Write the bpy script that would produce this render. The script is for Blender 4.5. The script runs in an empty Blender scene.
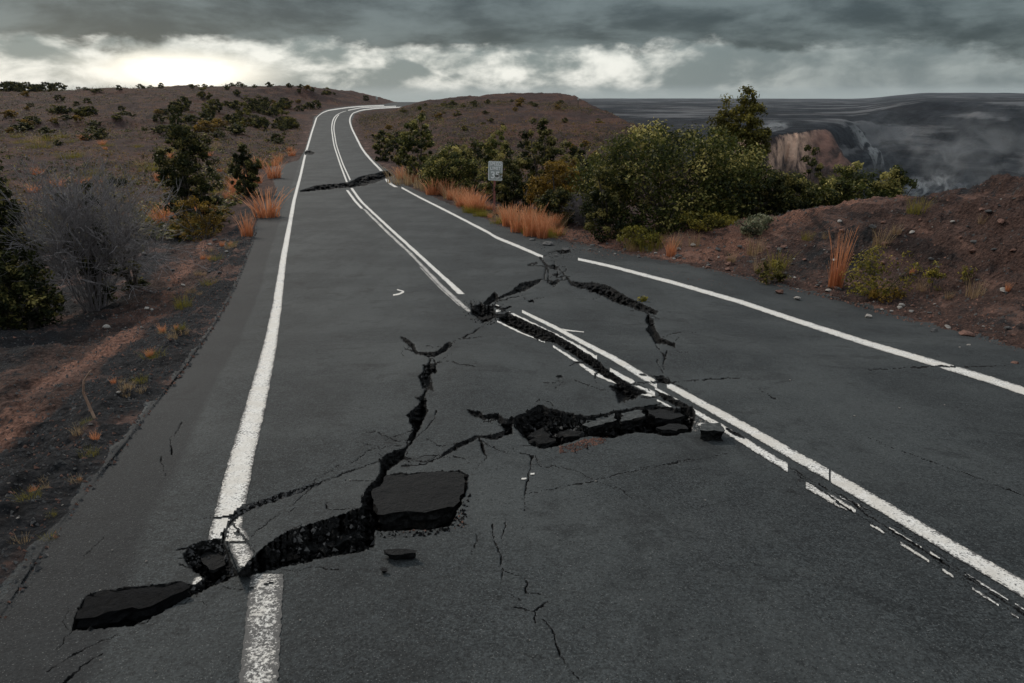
import bpy, math, random
import numpy as np
from mathutils import Vector, Matrix
R = math.radians
scene = bpy.context.scene
col = scene.collection

# ------------------------------------------------------------------ camera, sky, sun, exposure
CZ = 1.64                      # eye height above the road surface under the camera
F = 683.0                      # focal length in pixels (24 mm on a 36 mm frame)
PITCH = R(19.84)
CP, SP = math.cos(PITCH), math.sin(PITCH)
cam = bpy.data.cameras.new('camera')
cam.lens = 24; cam.sensor_width = 36; cam.clip_start = 0.05; cam.clip_end = 20000
camo = bpy.data.objects.new('camera', cam); col.objects.link(camo)
camo.location = (0, 0, CZ); camo.rotation_euler = (math.pi/2 - PITCH, 0, 0)
scene.camera = camo
scene.view_settings.view_transform = 'Standard'; scene.view_settings.look = 'None'
scene.view_settings.exposure = 0.40; scene.view_settings.gamma = 1

def pixdir(u, v):
    a, b = (u-512)/F, (v-341.5)/F
    return Vector((a, CP-b*SP, -(SP+b*CP))).normalized()

SUN_AZ, SUN_EL = R(-38), R(32)          # behind the broken cloud, ahead and to the left
sun = bpy.data.lights.new('sun', 'SUN'); sun.energy = 1.5; sun.angle = R(10); sun.color = (1.0, .90, .78)
suno = bpy.data.objects.new('sun', sun); col.objects.link(suno)
sd = Vector((math.sin(SUN_AZ)*math.cos(SUN_EL), math.cos(SUN_AZ)*math.cos(SUN_EL), math.sin(SUN_EL)))
suno.rotation_euler = sd.to_track_quat('Z', 'Y').to_euler()

class NT:
    def __init__(s, nt): s.nt = nt; s.n = nt.nodes; s.l = nt.links
    def node(s, t, **kw):
        n = s.n.new(t)
        for k, v in kw.items():
            if k.startswith('i_'):
                n.inputs[k[2:].replace('_', ' ')].default_value = v
            else: setattr(n, k, v)
        return n
    def link(s, a, b): s.l.new(a, b)
    def math(s, op, a, b=None, c=None, clamp=False):
        n = s.n.new('ShaderNodeMath'); n.operation = op; n.use_clamp = clamp
        for i, x in enumerate((a, b, c)):
            if x is None: continue
            if isinstance(x, (int, float)): n.inputs[i].default_value = x
            else: s.link(x, n.inputs[i])
        return n.outputs[0]
    def vmath(s, op, a, b):
        n = s.n.new('ShaderNodeVectorMath'); n.operation = op
        for i, x in enumerate((a, b)):
            if isinstance(x, (tuple, Vector)): n.inputs[i].default_value = x
            else: s.link(x, n.inputs[i])
        return n
    def ss(s, x, a, b):
        n = s.n.new('ShaderNodeMapRange'); n.interpolation_type = 'SMOOTHSTEP'
        s.link(x, n.inputs[0]); n.inputs[1].default_value = a; n.inputs[2].default_value = b
        return n.outputs[0]
    def mix(s, f, a, b, blend='MIX'):
        n = s.n.new('ShaderNodeMix'); n.data_type = 'RGBA'; n.blend_type = blend
        for sock, x in ((n.inputs[0], f), (n.inputs[6], a), (n.inputs[7], b)):
            if isinstance(x, (int, float)): sock.default_value = x
            elif isinstance(x, tuple): sock.default_value = (x+(1,))[:4]
            else: s.link(x, sock)
        return n.outputs[2]
    def noise(s, vec, scale, detail=5, rough=.55, dist=0.0):
        n = s.n.new('ShaderNodeTexNoise'); n.inputs['Scale'].default_value = scale
        n.inputs['Detail'].default_value = detail; n.inputs['Roughness'].default_value = rough
        n.inputs['Distortion'].default_value = dist
        if vec is not None: s.link(vec, n.inputs['Vector'])
        return n.outputs['Fac']

world = bpy.data.worlds.new('World'); scene.world = world; world.use_nodes = True
w = NT(world.node_tree); w.n.clear()
tc = w.node('ShaderNodeTexCoord')
sep = w.node('ShaderNodeSeparateXYZ'); w.link(tc.outputs['Generated'], sep.inputs[0])
zz = sep.outputs[2]; xx = sep.outputs[0]
sky = w.node('ShaderNodeTexSky', sky_type='NISHITA', sun_disc=False, sun_elevation=SUN_EL, sun_rotation=SUN_AZ)
skyc = w.vmath('SCALE', sky.outputs[0], (0, 0, 0)); skyc.inputs['Scale'].default_value = 0.08
v1 = w.vmath('MULTIPLY', tc.outputs['Generated'], (9, 9, 21)).outputs[0]
n1 = w.noise(v1, 1.0, 9, .60, .15)
v2 = w.vmath('MULTIPLY', tc.outputs['Generated'], (11, 11, 23)).outputs[0]
n2 = w.noise(v2, 1.0, 9, .55, .2)
v3 = w.vmath('MULTIPLY', tc.outputs['Generated'], (5, 5, 17)).outputs[0]
n3 = w.noise(v3, 1.0, 9, .60, .2)
edge = w.math('ADD', zz, w.math('MULTIPLY', w.math('SUBTRACT', n1, .5), .085))
edge = w.math('ADD', edge, w.math('MULTIPLY', w.ss(xx, .1, .55), .009))
dark = w.ss(edge, .054, .070)
lowc = w.mix(w.ss(n2, .40, .64), (.15, .185, .187), (.70, .70, .65))
lowc = w.mix(w.ss(xx, .12, .42), lowc, w.mix(w.ss(n2, .35, .7), (.115, .145, .152), (.27, .305, .30)))
lowc = w.mix(w.ss(zz, .016, -.004), lowc, (.25, .29, .29))
topc = w.mix(w.ss(n3, .36, .64), (.026, .038, .043), (.112, .140, .145))
cloud = w.mix(dark, lowc, topc)
# sun glow in the gap of the cloud
gd = w.vmath('DOT_PRODUCT', tc.outputs['Generated'], pixdir(185, 74)).outputs['Value']
sx = w.vmath('MULTIPLY', w.vmath('SUBTRACT', tc.outputs['Generated'], pixdir(182, 72)).outputs[0], (1, 1, 4.2)).outputs[0]
ln = w.vmath('LENGTH', sx, (0, 0, 0)).outputs['Value']
glow = w.math('POWER', w.ss(w.math('ADD', ln, w.math('MULTIPLY', w.math('SUBTRACT', n2, .5), .14)), .155, -.01), 1.1)
glow = w.math('MULTIPLY', glow, w.math('SUBTRACT', 1.0, dark))
cloud = w.mix(glow, cloud, (1.35, 1.26, 1.08))
# the overcast brightens overhead
ov = w.noise(w.vmath('MULTIPLY', tc.outputs['Generated'], (2, 2, 3)).outputs[0], 1.0, 4)
over = w.mix(w.ss(ov, .3, .7), (.42, .47, .52), (.66, .71, .74))
cloud = w.mix(w.ss(zz, .16, .55), cloud, over)
tot = w.mix(.94, skyc.outputs[0], cloud)
bg = w.node('ShaderNodeBackground'); w.link(tot, bg.inputs[0]); bg.inputs[1].default_value = 1.0
wo = w.node('ShaderNodeOutputWorld'); w.link(bg.outputs[0], wo.inputs[0])

# ------------------------------------------------------------------ numeric helpers
def vnoise(x, y, seed=0):
    x = np.asarray(x, float); y = np.asarray(y, float)
    xi = np.floor(x).astype(np.int64); yi = np.floor(y).astype(np.int64)
    fx = x-xi; fy = y-yi
    fx = fx*fx*(3-2*fx); fy = fy*fy*(3-2*fy)
    def h(a, b):
        k = (a*374761393 + b*668265263 + seed*974634777) & 0xffffffff
        k = ((k ^ (k >> 13))*1274126177) & 0xffffffff
        k = (k ^ (k >> 16))
        return k/4294967295.0
    return ((h(xi, yi)*(1-fx)+h(xi+1, yi)*fx)*(1-fy) + (h(xi, yi+1)*(1-fx)+h(xi+1, yi+1)*fx)*fy)*2-1
def fbm(x, y, o=4, seed=0, g=.5):
    s = 0; a = 1.0; t = 0
    for i in range(o):
        s = s+a*vnoise(x*2**i+17.3*i, y*2**i-9.1*i, seed+i); t += a; a *= g
    return s/t
def ss(a, b, x):
    t = np.clip((x-a)/(b-a), 0, 1); return t*t*(3-2*t)
def pchip(xk, yk):
    xk = np.array(xk, float); yk = np.array(yk, float)
    d = np.diff(yk)/np.diff(xk); m = np.zeros(len(xk))
    m[1:-1] = np.where(d[1:]*d[:-1] > 0, 2*d[1:]*d[:-1]/(d[1:]+d[:-1]+1e-12), 0); m[0] = d[0]; m[-1] = d[-1]
    xs = np.concatenate([np.linspace(xk[0], 60, 6000), np.linspace(60.02, xk[-1], 6000)])
    i = np.clip(np.searchsorted(xk, xs)-1, 0, len(xk)-2)
    h = xk[i+1]-xk[i]; t = (xs-xk[i])/h
    ys = (2*t**3-3*t**2+1)*yk[i]+(t**3-2*t**2+t)*h*m[i]+(-2*t**3+3*t**2)*yk[i+1]+(t**3-t**2)*h*m[i+1]
    return xs, ys
# road profile along the valley: distance ahead -> height relative to the eye
PX, PZ = pchip([-40, 0, 4, 5.1, 6.93, 9.5, 12.2, 20, 31, 50, 83, 130, 180, 215, 260, 400, 700],
               [1.5, -1.64, -2.2, -2.37, -2.68, -3.15, -3.55, -4.15, -4.72, -5.4, -6.05, -5.55, -3.05, -2.05, -2.6, -14, -45])
def P(Y): return np.interp(Y, PX, PZ)
def rowof(Y, Z):                     # Z relative to the eye
    zc = Y*CP - Z*SP
    return 341.5 + F*(-(Y*SP) - Z*CP)/zc*1.0
_Y = np.concatenate([np.linspace(.6, 40, 4000), np.linspace(40.05, 215, 4000)]); _V = rowof(_Y, P(_Y))
def v2Y(v): return np.interp(-np.asarray(v, float), -_V, _Y)
def zc_at(Y, Z): return Y*CP-Z*SP
def px_road(u, v):
    Y = v2Y(v); Z = P(Y); return (np.asarray(u, float)-512)/F*zc_at(Y, Z), Y

def edge_table(pts):
    p = np.array(pts, float); X, Y = px_road(p[:, 0], p[:, 1]); o = np.argsort(Y); return X[o], Y[o]
LX, LY = edge_table([(-1400, 1500), (-110, 760), (-20, 655), (58, 530), (126, 445), (188, 365), (226, 305), (254, 240), (262, 205), (278, 192), (274, 180), (270, 168),
                     (299, 160), (305, 150), (310, 132), (314, 117), (325, 109.6), (340, 107), (361, 105), (384, 104.2)])
RX, RY = edge_table([(2200, 900), (1300, 440), (1090, 372), (1024, 352), (940, 328), (850, 302), (760, 281), (690, 266), (640, 257), (575, 243), (535, 236), (500, 226), (470, 214), (440, 201),
                     (405, 186), (388, 172), (366, 154), (354, 135), (351, 122), (354, 114), (364, 110.5), (380, 108.8), (402, 107.2), (430, 106)])
def Xl(Y): return np.interp(Y, LY, LX)
def Xr(Y): return np.interp(Y, RY, RX)
def Xrim(Y): return np.interp(Y, [0, 14, 19, 23, 27, 34, 45, 60, 100, 150, 220, 300], [17, 13.0, 11.0, 8.6, 7.2, 7.4, 8.2, 11, 18, 17.5, 14, 10])

def G(X, Y):                         # absolute ground height
    X = np.asarray(X, float); Y = np.asarray(Y, float)
    s = Xl(Y)-X; r = X-Xr(Y); off = np.maximum(np.maximum(s, r), 0)
    z = P(Y)
    # left side: verge falls away, plain behind rises to the skyline
    near = 1-ss(45, 90, Y)
    z = z - near*(.10*ss(0, .5, s)+.30*ss(.5, 3, s)+.75*ss(3, 11, s))
    z = z + .10*np.exp(-((s-.38)/.22)**2)*(1-ss(20, 40, Y))*(1+fbm(X*3, Y*3, 3, 51))
    z = z + 2.15*ss(85, 205, Y)*ss(2, 26, s) + 1.0*ss(40, 75, Y)*ss(3, 30, s)
    z = z + 1.0*ss(104, 112, Y+8*fbm(X*.06, Y*.02, 3, 52))*ss(12, 26, s)*(1-ss(60, 90, s))
    # right side: cut bank, then the brown hill
    hb = np.interp(Y, [0, 8, 14, 18, 22, 26, 30, 36], [3.2, 2.95, 2.2, 1.1, .2, .05, .02, 0])
    bank = hb*ss(.1, 4.6, r)
    z = z + bank + np.clip(hb, 0, 3)*(.15*fbm(X*.55+3, Y*.4, 4, 5)-.11*np.abs(fbm(X*.7+Y*.9, Y*1.1-X*.3, 5, 15, .6)))*ss(.3, 2, r)
    z = z + np.clip(hb, 0, 3)*ss(.5, 2.5, r)*(1-ss(16, 22, Y))*.016*np.tanh(3*np.sin((z-CZ)*17+3*fbm(X*.5, Y*.5, 3, 19)))
    z = z - .5*ss(1, 6, r)*ss(26, 34, Y)*(1-ss(45, 80, Y))
    z = z + 1.9*ss(3, 18, r)*ss(62, 138, Y)+.5*ss(3, 18, r)*ss(84, 90, Y+8*fbm(X*.08, Y*.02, 3, 53))
    d = np.maximum(X-Xrim(Y), 0)
    z = z - np.minimum(.045*d*d+.42*d, 130)
    # roughness of the ground off the pavement
    o = ss(.1, 1.6, off)
    z = z + o*(.20*fbm(X*.9, Y*.9, 5, 11, .62)) + ss(4, 20, off)*ss(20, 90, Y)*.75*fbm(X*.06, Y*.06, 5, 21)
    z = z + ss(3, 15, off)*ss(40, 110, Y)*(.5*np.abs(fbm(X*.25, Y*.12, 4, 31))+.35*fbm(X*.5, Y*.2, 4, 33, .6))
    z = z + ss(0.0, .12, off)*.05*fbm(X*7, Y*7, 3, 41)*(1-ss(20, 30, Y))
    return z+CZ

# ------------------------------------------------------------------ damage map, drawn on the road surface
S = 2                                 # samples per unit
U0, V0, WU, HV = -60, 95, 1160, 640
uu = (np.arange(WU*S)+.5)/S+U0; vv = (np.arange(HV*S)+.5)/S+V0
UU, VV = np.meshgrid(uu, vv)
amp = np.interp(VV, [100, 200, 300, 500], [.1, .5, 1.6, 2.2])
DU = (UU+amp*fbm(UU*.21, VV*.27, 4, 3, .6)).astype(np.float32); DV = (VV+amp*.8*fbm(UU*.21+50, VV*.27, 4, 4, .6)).astype(np.float32)
cid = np.zeros(UU.shape, np.int16); cap = np.zeros(UU.shape, np.float32)
def inpoly(poly, A, B):
    m = np.zeros(A.shape, bool); n = len(poly)
    for i in range(n):
        x1, y1 = poly[i]; x2, y2 = poly[(i+1) % n]
        if y1 == y2: continue
        c = ((y1 > B) != (y2 > B)) & (A < (x2-x1)*(B-y1)/(y2-y1)+x1)
        m ^= c
    return m
def window(x0, x1, y0, y1):
    return (slice(max(0, int((y0-V0)*S)), max(0, int((y1-V0)*S)+1)), slice(max(0, int((x0-U0)*S)), max(0, int((x1-U0)*S)+1)))
def z1(x0, y0, k, pts): return [(x0+a/k, y0+b/k) for a, b in pts]
HOLES = []
def hole(i, depth, poly):
    HOLES.append((i, poly))
    p = np.array(poly); sl = window(p[:, 0].min()-4, p[:, 0].max()+4, p[:, 1].min()-4, p[:, 1].max()+4)
    m = inpoly(poly, DU[sl], DV[sl]); cid[sl][m] = i; cap[sl][m] = np.maximum(cap[sl][m], depth)
def line(i, depth, pts, wd):
    for (a, b) in zip(pts[:-1], pts[1:]):
        sl = window(min(a[0], b[0])-6, max(a[0], b[0])+6, min(a[1], b[1])-6, max(a[1], b[1])+6)
        A = DU[sl]; B = DV[sl]; dx, dy = b[0]-a[0], b[1]-a[1]; L = dx*dx+dy*dy+1e-9
        t = np.clip(((A-a[0])*dx+(B-a[1])*dy)/L, 0, 1)
        dd = np.hypot((A-a[0]-t*dx), (B-a[1]-t*dy)*1.3)
        wn = wd*(.62+.5*vnoise(A*.12, B*.12, 9))
        m = (dd < wn/2); q = m & (cid[sl] == 0); cid[sl][q] = i; cap[sl][q] = np.maximum(cap[sl][q], depth)
za = lambda pts: z1(440, 230, 3.413, pts)
zb = lambda pts: z1(480, 360, 3.654, pts)
zd = lambda pts: z1(390, 280, 3.413, pts)
ze = lambda pts: z1(180, 440, 2.812, pts)
zf = lambda pts: z1(440, 480, 3.365, pts)
zg = lambda pts: z1(300, 60, 3.938, pts)
zh = lambda pts: z1(640, 340, 2.276, pts)
zi = lambda pts: z1(0, 400, 2.415, pts)
zj = lambda pts: z1(60, 520, 4.19, pts)
# 1 long opening under the double line
FISS = za([(188, 285), (235, 284), (300, 314), (380, 350), (450, 390), (530, 440), (590, 490), (650, 530), (705, 557), (690, 560), (640, 545), (600, 522), (540, 486), (470, 436), (400, 390), (330, 370), (260, 338), (205, 310)])
hole(1, .13, FISS)
hole(1, .10, za([(742, 552), (790, 570), (862, 603), (850, 618), (800, 598), (755, 575)]))
hole(1, .12, za([(728, 498), (760, 500), (795, 520), (770, 527), (740, 515)]))
hole(1, .10, za([(575, 530), (620, 520), (690, 560), (670, 575), (610, 590), (600, 560)]))
for pl in ([(105, 262), (140, 250), (185, 265), (190, 300), (150, 318), (120, 295), (105, 290)],): hole(1, .14, za(pl))
line(1, .05, za([(0, 405), (80, 370), (185, 300)]), 1.4); line(1, .03, za([(70, 372), (220, 362)]), 1.2)
# 2 arcs in the right lane
hole(2, .12, za([(148, 250), (185, 212), (200, 228), (250, 203), (275, 180), (345, 167), (340, 180), (290, 208), (240, 222), (190, 242), (165, 258)]))
hole(2, .10, za([(355, 120), (405, 122), (400, 140), (375, 132)])); hole(2, .08, za([(365, 182), (405, 165), (400, 185), (385, 190)]))
hole(2, .08, za([(395, 70), (440, 62), (450, 75), (415, 82)])); hole(2, .08, za([(380, 150), (410, 150), (400, 160)]))
line(2, .04, za([(300, 120), (360, 125), (355, 170)]), 1.6); line(2, .03, za([(340, 95), (365, 120)]), 1.3)
hole(2, .20, za([(428, 160), (450, 175), (520, 178), (580, 192), (620, 216), (660, 238), (700, 256), (750, 280), (735, 288), (690, 276), (640, 262), (590, 244), (560, 228), (500, 204), (450, 190)]))
hole(2, .10, za([(705, 290), (725, 300), (737, 345), (752, 365), (802, 388), (802, 404), (770, 390), (733, 390), (715, 352), (698, 340), (712, 325), (700, 310)]))
hole(2, .05, za([(300, 240), (325, 240), (322, 249), (302, 248)]))
line(2, .03, za([(740, 440), (750, 470), (762, 492)]), 1.5); line(2, .03, za([(772, 415), (760, 460), (764, 480)]), 1.4); line(2, .03, za([(800, 412), (850, 420)]), 1)
# 3 hole with broken slabs
hole(3, .24, zb([(105, 214), (150, 200), (215, 163), (260, 176), (320, 190), (390, 205), (480, 190), (540, 178), (640, 165), (720, 178), (778, 168), (788, 205), (772, 262), (700, 277), (640, 270), (560, 265),
                 (490, 285), (440, 285), (380, 280), (330, 300), (260, 320), (215, 324), (180, 302), (150, 275), (125, 240)]))
hole(3, .12, zd([(262, 444), (300, 445), (320, 458), (370, 455), (395, 475), (418, 466), (420, 525), (360, 545), (310, 540), (250, 565), (200, 595), (160, 614), (180, 592), (230, 558), (290, 532), (350, 527), (392, 513), (368, 477), (310, 474), (280, 464)]))
hole(3, .08, zd([(303, 538), (320, 560), (330, 608), (310, 582)]))
line(3, .04, zb([(520, 182), (600, 170), (660, 160)]), 2.0)
line(3, .04, zb([(345, 75), (400, 95), (470, 115)]), 1.2); line(3, .05, zb([(470, 100), (520, 95), (510, 130), (530, 155)]), 3); line(3, .05, zb([(500, 120), (520, 150)]), 3)
hole(3, .06, zb([(275, 58), (298, 56), (300, 64), (280, 65)]))
# 4 chain of openings in the left lane
hole(4, .10, zd([(28, 190), (60, 200), (78, 215), (92, 243), (130, 248), (165, 238), (200, 210), (216, 216), (195, 240), (155, 263), (125, 262), (88, 252), (68, 228)]))
hole(4, .10, zd([(108, 290), (157, 280), (158, 322), (137, 322), (152, 377), (113, 372), (98, 330), (115, 308)]))
hole(4, .16, zd([(82, 400), (122, 404), (128, 450), (98, 512), (76, 553), (60, 547), (78, 510), (55, 460), (90, 430), (103, 415)]))
line(4, .05, zd([(160, 445), (150, 475), (120, 510), (78, 548)]), 2.6); line(4, .05, zd([(165, 607), (120, 630), (40, 636)]), 2.2)
line(4, .04, zd([(120, 375), (110, 400)]), 2); line(4, .03, zd([(600, 480), (640, 600)]), .6)
# 5 the opened fault across the left edge line
hole(5, .16, zd([(-25, 605), (0, 588), (52, 570), (46, 612), (0, 642), (-30, 640)]))
hole(5, .10, ze([(136, 217), (180, 184), (260, 159), (380, 121), (387, 129), (280, 168), (190, 200), (150, 225)]))
line(5, .06, ze([(380, 125), (470, 92), (565, 58)]), 2.2); line(5, .04, ze([(150, 222), (125, 255), (122, 290)]), 2.6); line(5, .03, ze([(145, 230), (190, 290), (215, 325)]), 1.2)
line(5, .03, ze([(320, 180), (350, 150), (400, 115)]), 1.8); line(5, .02, ze([(200, 270), (270, 215), (330, 190)]), 1.2); line(5, .02, ze([(130, 260), (175, 265)]), 1.4); line(5, .03, ze([(310, 255), (345, 235)]), 1.4)
line(5, .05, ze([(480, 65), (540, 25), (620, 15)]), 1.3)
hole(5, .22, ze([(560, 55), (600, 40), (632, 20), (634, 50), (602, 76), (582, 88), (578, 112), (545, 135), (520, 195), (508, 172), (530, 130), (560, 100), (566, 78)]))
LIP = ze([(160, 378), (200, 338), (240, 298), (300, 258), (380, 233), (450, 213), (510, 192), (548, 192), (548, 296), (500, 318), (440, 325), (350, 345), (260, 365), (165, 384)])
hole(5, .27, LIP)
hole(5, .16, ze([(8, 322), (30, 295), (60, 286), (110, 278), (132, 300), (142, 340), (165, 380), (110, 405), (60, 425), (30, 440), (0, 444), (30, 420), (68, 392), (40, 372), (22, 352)]))
for a, b in (((30, 300), (-10, 310)), ((28, 330), (-8, 334)), ((40, 360), (0, 352))): line(5, .06, ze([a, b]), 4)
hole(5, .18, ze([(512, 192), (556, 110), (600, 95), (790, 86), (812, 100), (804, 150), (778, 204), (764, 240), (700, 252), (560, 258), (538, 244)]))
line(5, .05, ze([(765, 210), (800, 238)]), 3.2)
hole(5, .12, zj([(60, 400), (110, 318), (150, 300), (500, 258), (560, 275), (545, 312), (480, 355), (380, 408), (300, 444), (50, 464)]))
# 6 wandering crack in the foreground and hairlines
for pts, wd in (([(175, 150), (180, 200), (208, 260), (205, 290), (225, 315), (270, 320), (292, 345), (290, 380)], 2.1), ([(240, 388), (270, 405)], 2.6), ([(255, 430), (320, 440), (362, 408)], 3.0), ([(290, 380), (340, 385)], 2),
                ([(320, 440), (318, 482)], 2.5), ([(345, 468), (378, 505), (400, 585), (465, 672)], 2.6), ([(222, 143), (205, 195)], 1.6), ([(210, 300), (203, 350)], 1.3), ([(120, 180), (123, 205), (105, 250)], 1.4),
                ([(292, 0), (285, 50), (286, 105)], 2.0), ([(290, 48), (400, 25), (525, 4)], 1.3), ([(525, 4), (600, 28), (650, 60)], 1.1)): line(6, .05, zf(pts), wd)
line(6, .03, zb([(420, 440), (530, 412), (640, 390), (770, 362)]), 1.2); line(6, .03, zb([(270, 385), (350, 405), (420, 440)]), 1.2); line(6, .05, zb([(190, 350), (180, 400), (165, 490)]), 1.8)
hole(6, .05, zb([(180, 348), (200, 350), (195, 364), (182, 362)]))
line(6, .04, za([(660, 524), (810, 518), (940, 508), (1022, 503)]), 1.5)
line(6, .04, zh([(520, 68), (600, 63), (690, 60), (830, 60)]), 1.5); line(6, .03, zh([(600, 255), (700, 290), (800, 325), (880, 357)]), 1.3); line(6, .03, zh([(270, 110), (310, 136)]), 1.3)
line(6, .02, zh([(520, 222), (600, 255)]), .9); line(6, .02, zh([(0, 290), (60, 285), (200, 258)]), .8); line(6, .03, zh([(100, 94), (230, 86)]), 1.4)
# crack that follows the worn stripe to the lower right
line(7, .05, zh([(200, 203), (235, 222)]), 3.5)
line(7, .04, zh([(340, 290), (400, 325), (470, 360), (520, 400), (590, 445), (680, 500), (790, 570), (880, 628), (940, 668)]), 2.6)
line(7, .02, zh([(350, 300), (480, 388), (700, 520), (850, 620)]), 1.0); line(7, .02, zh([(500, 375), (640, 460), (760, 545), (890, 640)]), .9)
br = random.Random(21)
for i_, poly in HOLES:
    if i_ == 9: continue
    for q in range(max(2, len(poly)//3)):
        x, y = poly[br.randrange(len(poly))]; a = br.uniform(0, 6.28); sc_ = np.interp(y, [240, 600], [.6, 1.6]); pts = [(x, y)]
        for k in range(br.randint(3, 7)):
            a += br.uniform(-.9, .9); L_ = br.uniform(2, 6)*sc_; x += math.cos(a)*L_*1.6; y += math.sin(a)*L_*.7; pts.append((x, y))
        line(i_, .03, pts, br.uniform(.9, 1.7))
# joins between the openings of the left lane
line(4, .05, zd([(130, 255), (136, 275), (128, 295)]), 3); line(4, .05, zd([(128, 370), (120, 385), (105, 402)]), 4); line(4, .06, zd([(76, 545), (62, 565), (48, 580)]), 4); line(4, .03, zd([(205, 212), (250, 195), (300, 170), (350, 140)]), 1.6)
line(2, .05, za([(690, 275), (712, 285), (706, 300)]), 3); line(2, .05, za([(345, 170), (385, 175), (432, 168)]), 2.4); line(2, .05, za([(345, 95), (360, 125), (372, 150), (366, 180)]), 2.4); line(2, .04, za([(405, 130), (425, 150), (440, 168)]), 2)
line(2, .06, za([(330, 112), (300, 118)]), 3); line(2, .06, za([(735, 395), (760, 420), (768, 440)]), 1.6); line(1, .05, za([(240, 262), (215, 270), (190, 262)]), 3)
# left shoulder
line(8, .04, zi([(440, 55), (410, 100), (416, 130)]), 1.4); line(8, .04, zi([(388, 138), (398, 182)]), 1.3); line(8, .05, zj([(-60, 640), (0, 600), (120, 530), (250, 480)]), 1.8); line(8, .06, zj([(0, 700), (20, 680), (90, 615), (180, 560)]), 3.4)
line(8, .03, zi([(250, 330), (200, 380)]), 1.2)
# 9 far rupture across the whole road
hole(9, .35, zg([(0, 513), (60, 494), (150, 486), (190, 482), (240, 458), (330, 438), (400, 426), (402, 446), (345, 462), (300, 482), (250, 496), (190, 502), (100, 512), (0, 520)]))
hole(9, .2, zg([(20, 360), (40, 357), (60, 366), (45, 373), (20, 370)]))
# raised plate left of the fault
PLATE = ze([(150, 225), (385, 130), (560, 66), (566, 100), (530, 135), (512, 190), (450, 213), (380, 233), (300, 258), (240, 298), (200, 338), (165, 376), (135, 300), (128, 250)])
plate = inpoly(PLATE, UU, VV).astype(np.float32)
ramp = np.clip((VV-(516-(UU-230)*.365))/46, 0, 1)*.07
base = (plate*ramp).astype(np.float32)
heave = (.030*fbm(UU*.006, VV*.012, 3, 77)*np.interp(VV, [230, 300, 480, 620], [0, 1, 1, .3])).astype(np.float32)
# bulge around the arcs and the sunken patch between the cracks
heave += (.09*np.exp(-(((UU-565)/75)**2+((VV-292)/22)**2))).astype(np.float32)
heave += (.06*np.exp(-(((UU-470)/60)**2+((VV-368)/28)**2))).astype(np.float32)
Yrow = v2Y(vv); zrow = zc_at(Yrow, P(Yrow))
delta = np.zeros(UU.shape, np.float32); cnt = np.zeros(WU*S, np.float32); top = np.zeros(WU*S, np.float32)
rub = (fbm(UU*.22, VV*.42, 4, 61, .6)).astype(np.float32)
rub2 = fbm(UU*.30, VV*.55, 4, 62, .65).astype(np.float32)
for j in range(HV*S):
    m = cid[j] > 0
    if j > 0:
        st = m & (cid[j-1] == 0); top[st] = base[j-1][st]
    cnt = np.where(m, cnt+1, 0)
    wall = cnt/S*zrow[j]/F/CP*.92
    wall = wall*np.clip(.82+.5*rub2[j], .35, 1)
    big = cap[j] > .11
    rr = np.where(big, rub[j]*.12*np.clip(cap[j]/.2, 0, 1), 0)
    dd = np.minimum(wall, np.maximum(cap[j]*1.0+rr+top, .01))
    delta[j] = np.where(m, top-dd, base[j])
delta += heave
def sample(u, v, arr, nearest=False):
    x = (np.asarray(u)-U0)*S-.5; y = (np.asarray(v)-V0)*S-.5
    ok = (x > 0) & (x < WU*S-2) & (y > 0) & (y < HV*S-2)
    x = np.clip(x, 0, WU*S-2.01); y = np.clip(y, 0, HV*S-2.01)
    if nearest:
        return np.where(ok, arr[np.round(y).astype(int), np.round(x).astype(int)], 0)
    xi = x.astype(int); yi = y.astype(int); fx = x-xi; fy = y-yi
    r = (arr[yi, xi]*(1-fx)+arr[yi, xi+1]*fx)*(1-fy)+(arr[yi+1, xi]*(1-fx)+arr[yi+1, xi+1]*fx)*fy
    return np.where(ok, r, 0)
fade = lambda u, v: np.clip((np.asarray(u)+58)/50, 0, 1)*np.clip((1098-np.asarray(u))/50, 0, 1)*np.clip((730-np.asarray(v))/40, 0, 1)
def project(X, Y, Z):                # Z absolute
    z = np.asarray(Z)-CZ; zc = zc_at(Y, z)
    return 512+F*X/zc, 341.5+F*(-(Y*SP)-z*CP)/zc
def rehit(X, Y, d):                  # slide a road point along its sight line until it is d above the even surface
    L = 1.0; t = np.ones(np.shape(X)); 
    for _ in range(5):
        y = t*Y; zz_ = t*(P(Y)); g = P(y)+d
        slope = (P(y+.05)-P(y-.05))/.1
        t = t + (g-zz_)/(P(Y)-slope*Y)
    t = np.clip(t, .5, 1.6)
    return X*t, Y*t, P(Y)*t+CZ
def surf(u, v, lift=0.0):            # point on the damaged road at image coordinates
    X, Y = px_road(u, v); d = sample(u, v, delta)*fade(u, v)
    return rehit(X, Y, d+lift)

# ------------------------------------------------------------------ materials
MATS = {}
def mat(name, build):
    if name in MATS: return MATS[name]
    m = bpy.data.materials.new(name); m.use_nodes = True
    t = NT(m.node_tree); t.n.clear()
    out = t.node('ShaderNodeOutputMaterial'); b = t.node('ShaderNodeBsdfPrincipled')
    t.link(b.outputs[0], out.inputs[0]); t.out = out; t.b = b
    t.geo = t.node('ShaderNodeNewGeometry'); t.pos = t.geo.outputs['Position']
    t.obj = t.node('ShaderNodeTexCoord').outputs['Object']
    build(t, b); MATS[name] = m; return m
def bump(t, b, h, dist, strength=1.0, extra=None):
    n = t.node('ShaderNodeBump'); n.inputs['Strength'].default_value = strength; n.inputs['Distance'].default_value = dist
    t.link(h, n.inputs['Height']); t.link(n.outputs[0], b.inputs['Normal']); return n
def attr(t, name):
    a = t.node('ShaderNodeAttribute'); a.attribute_name = name; return a
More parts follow.
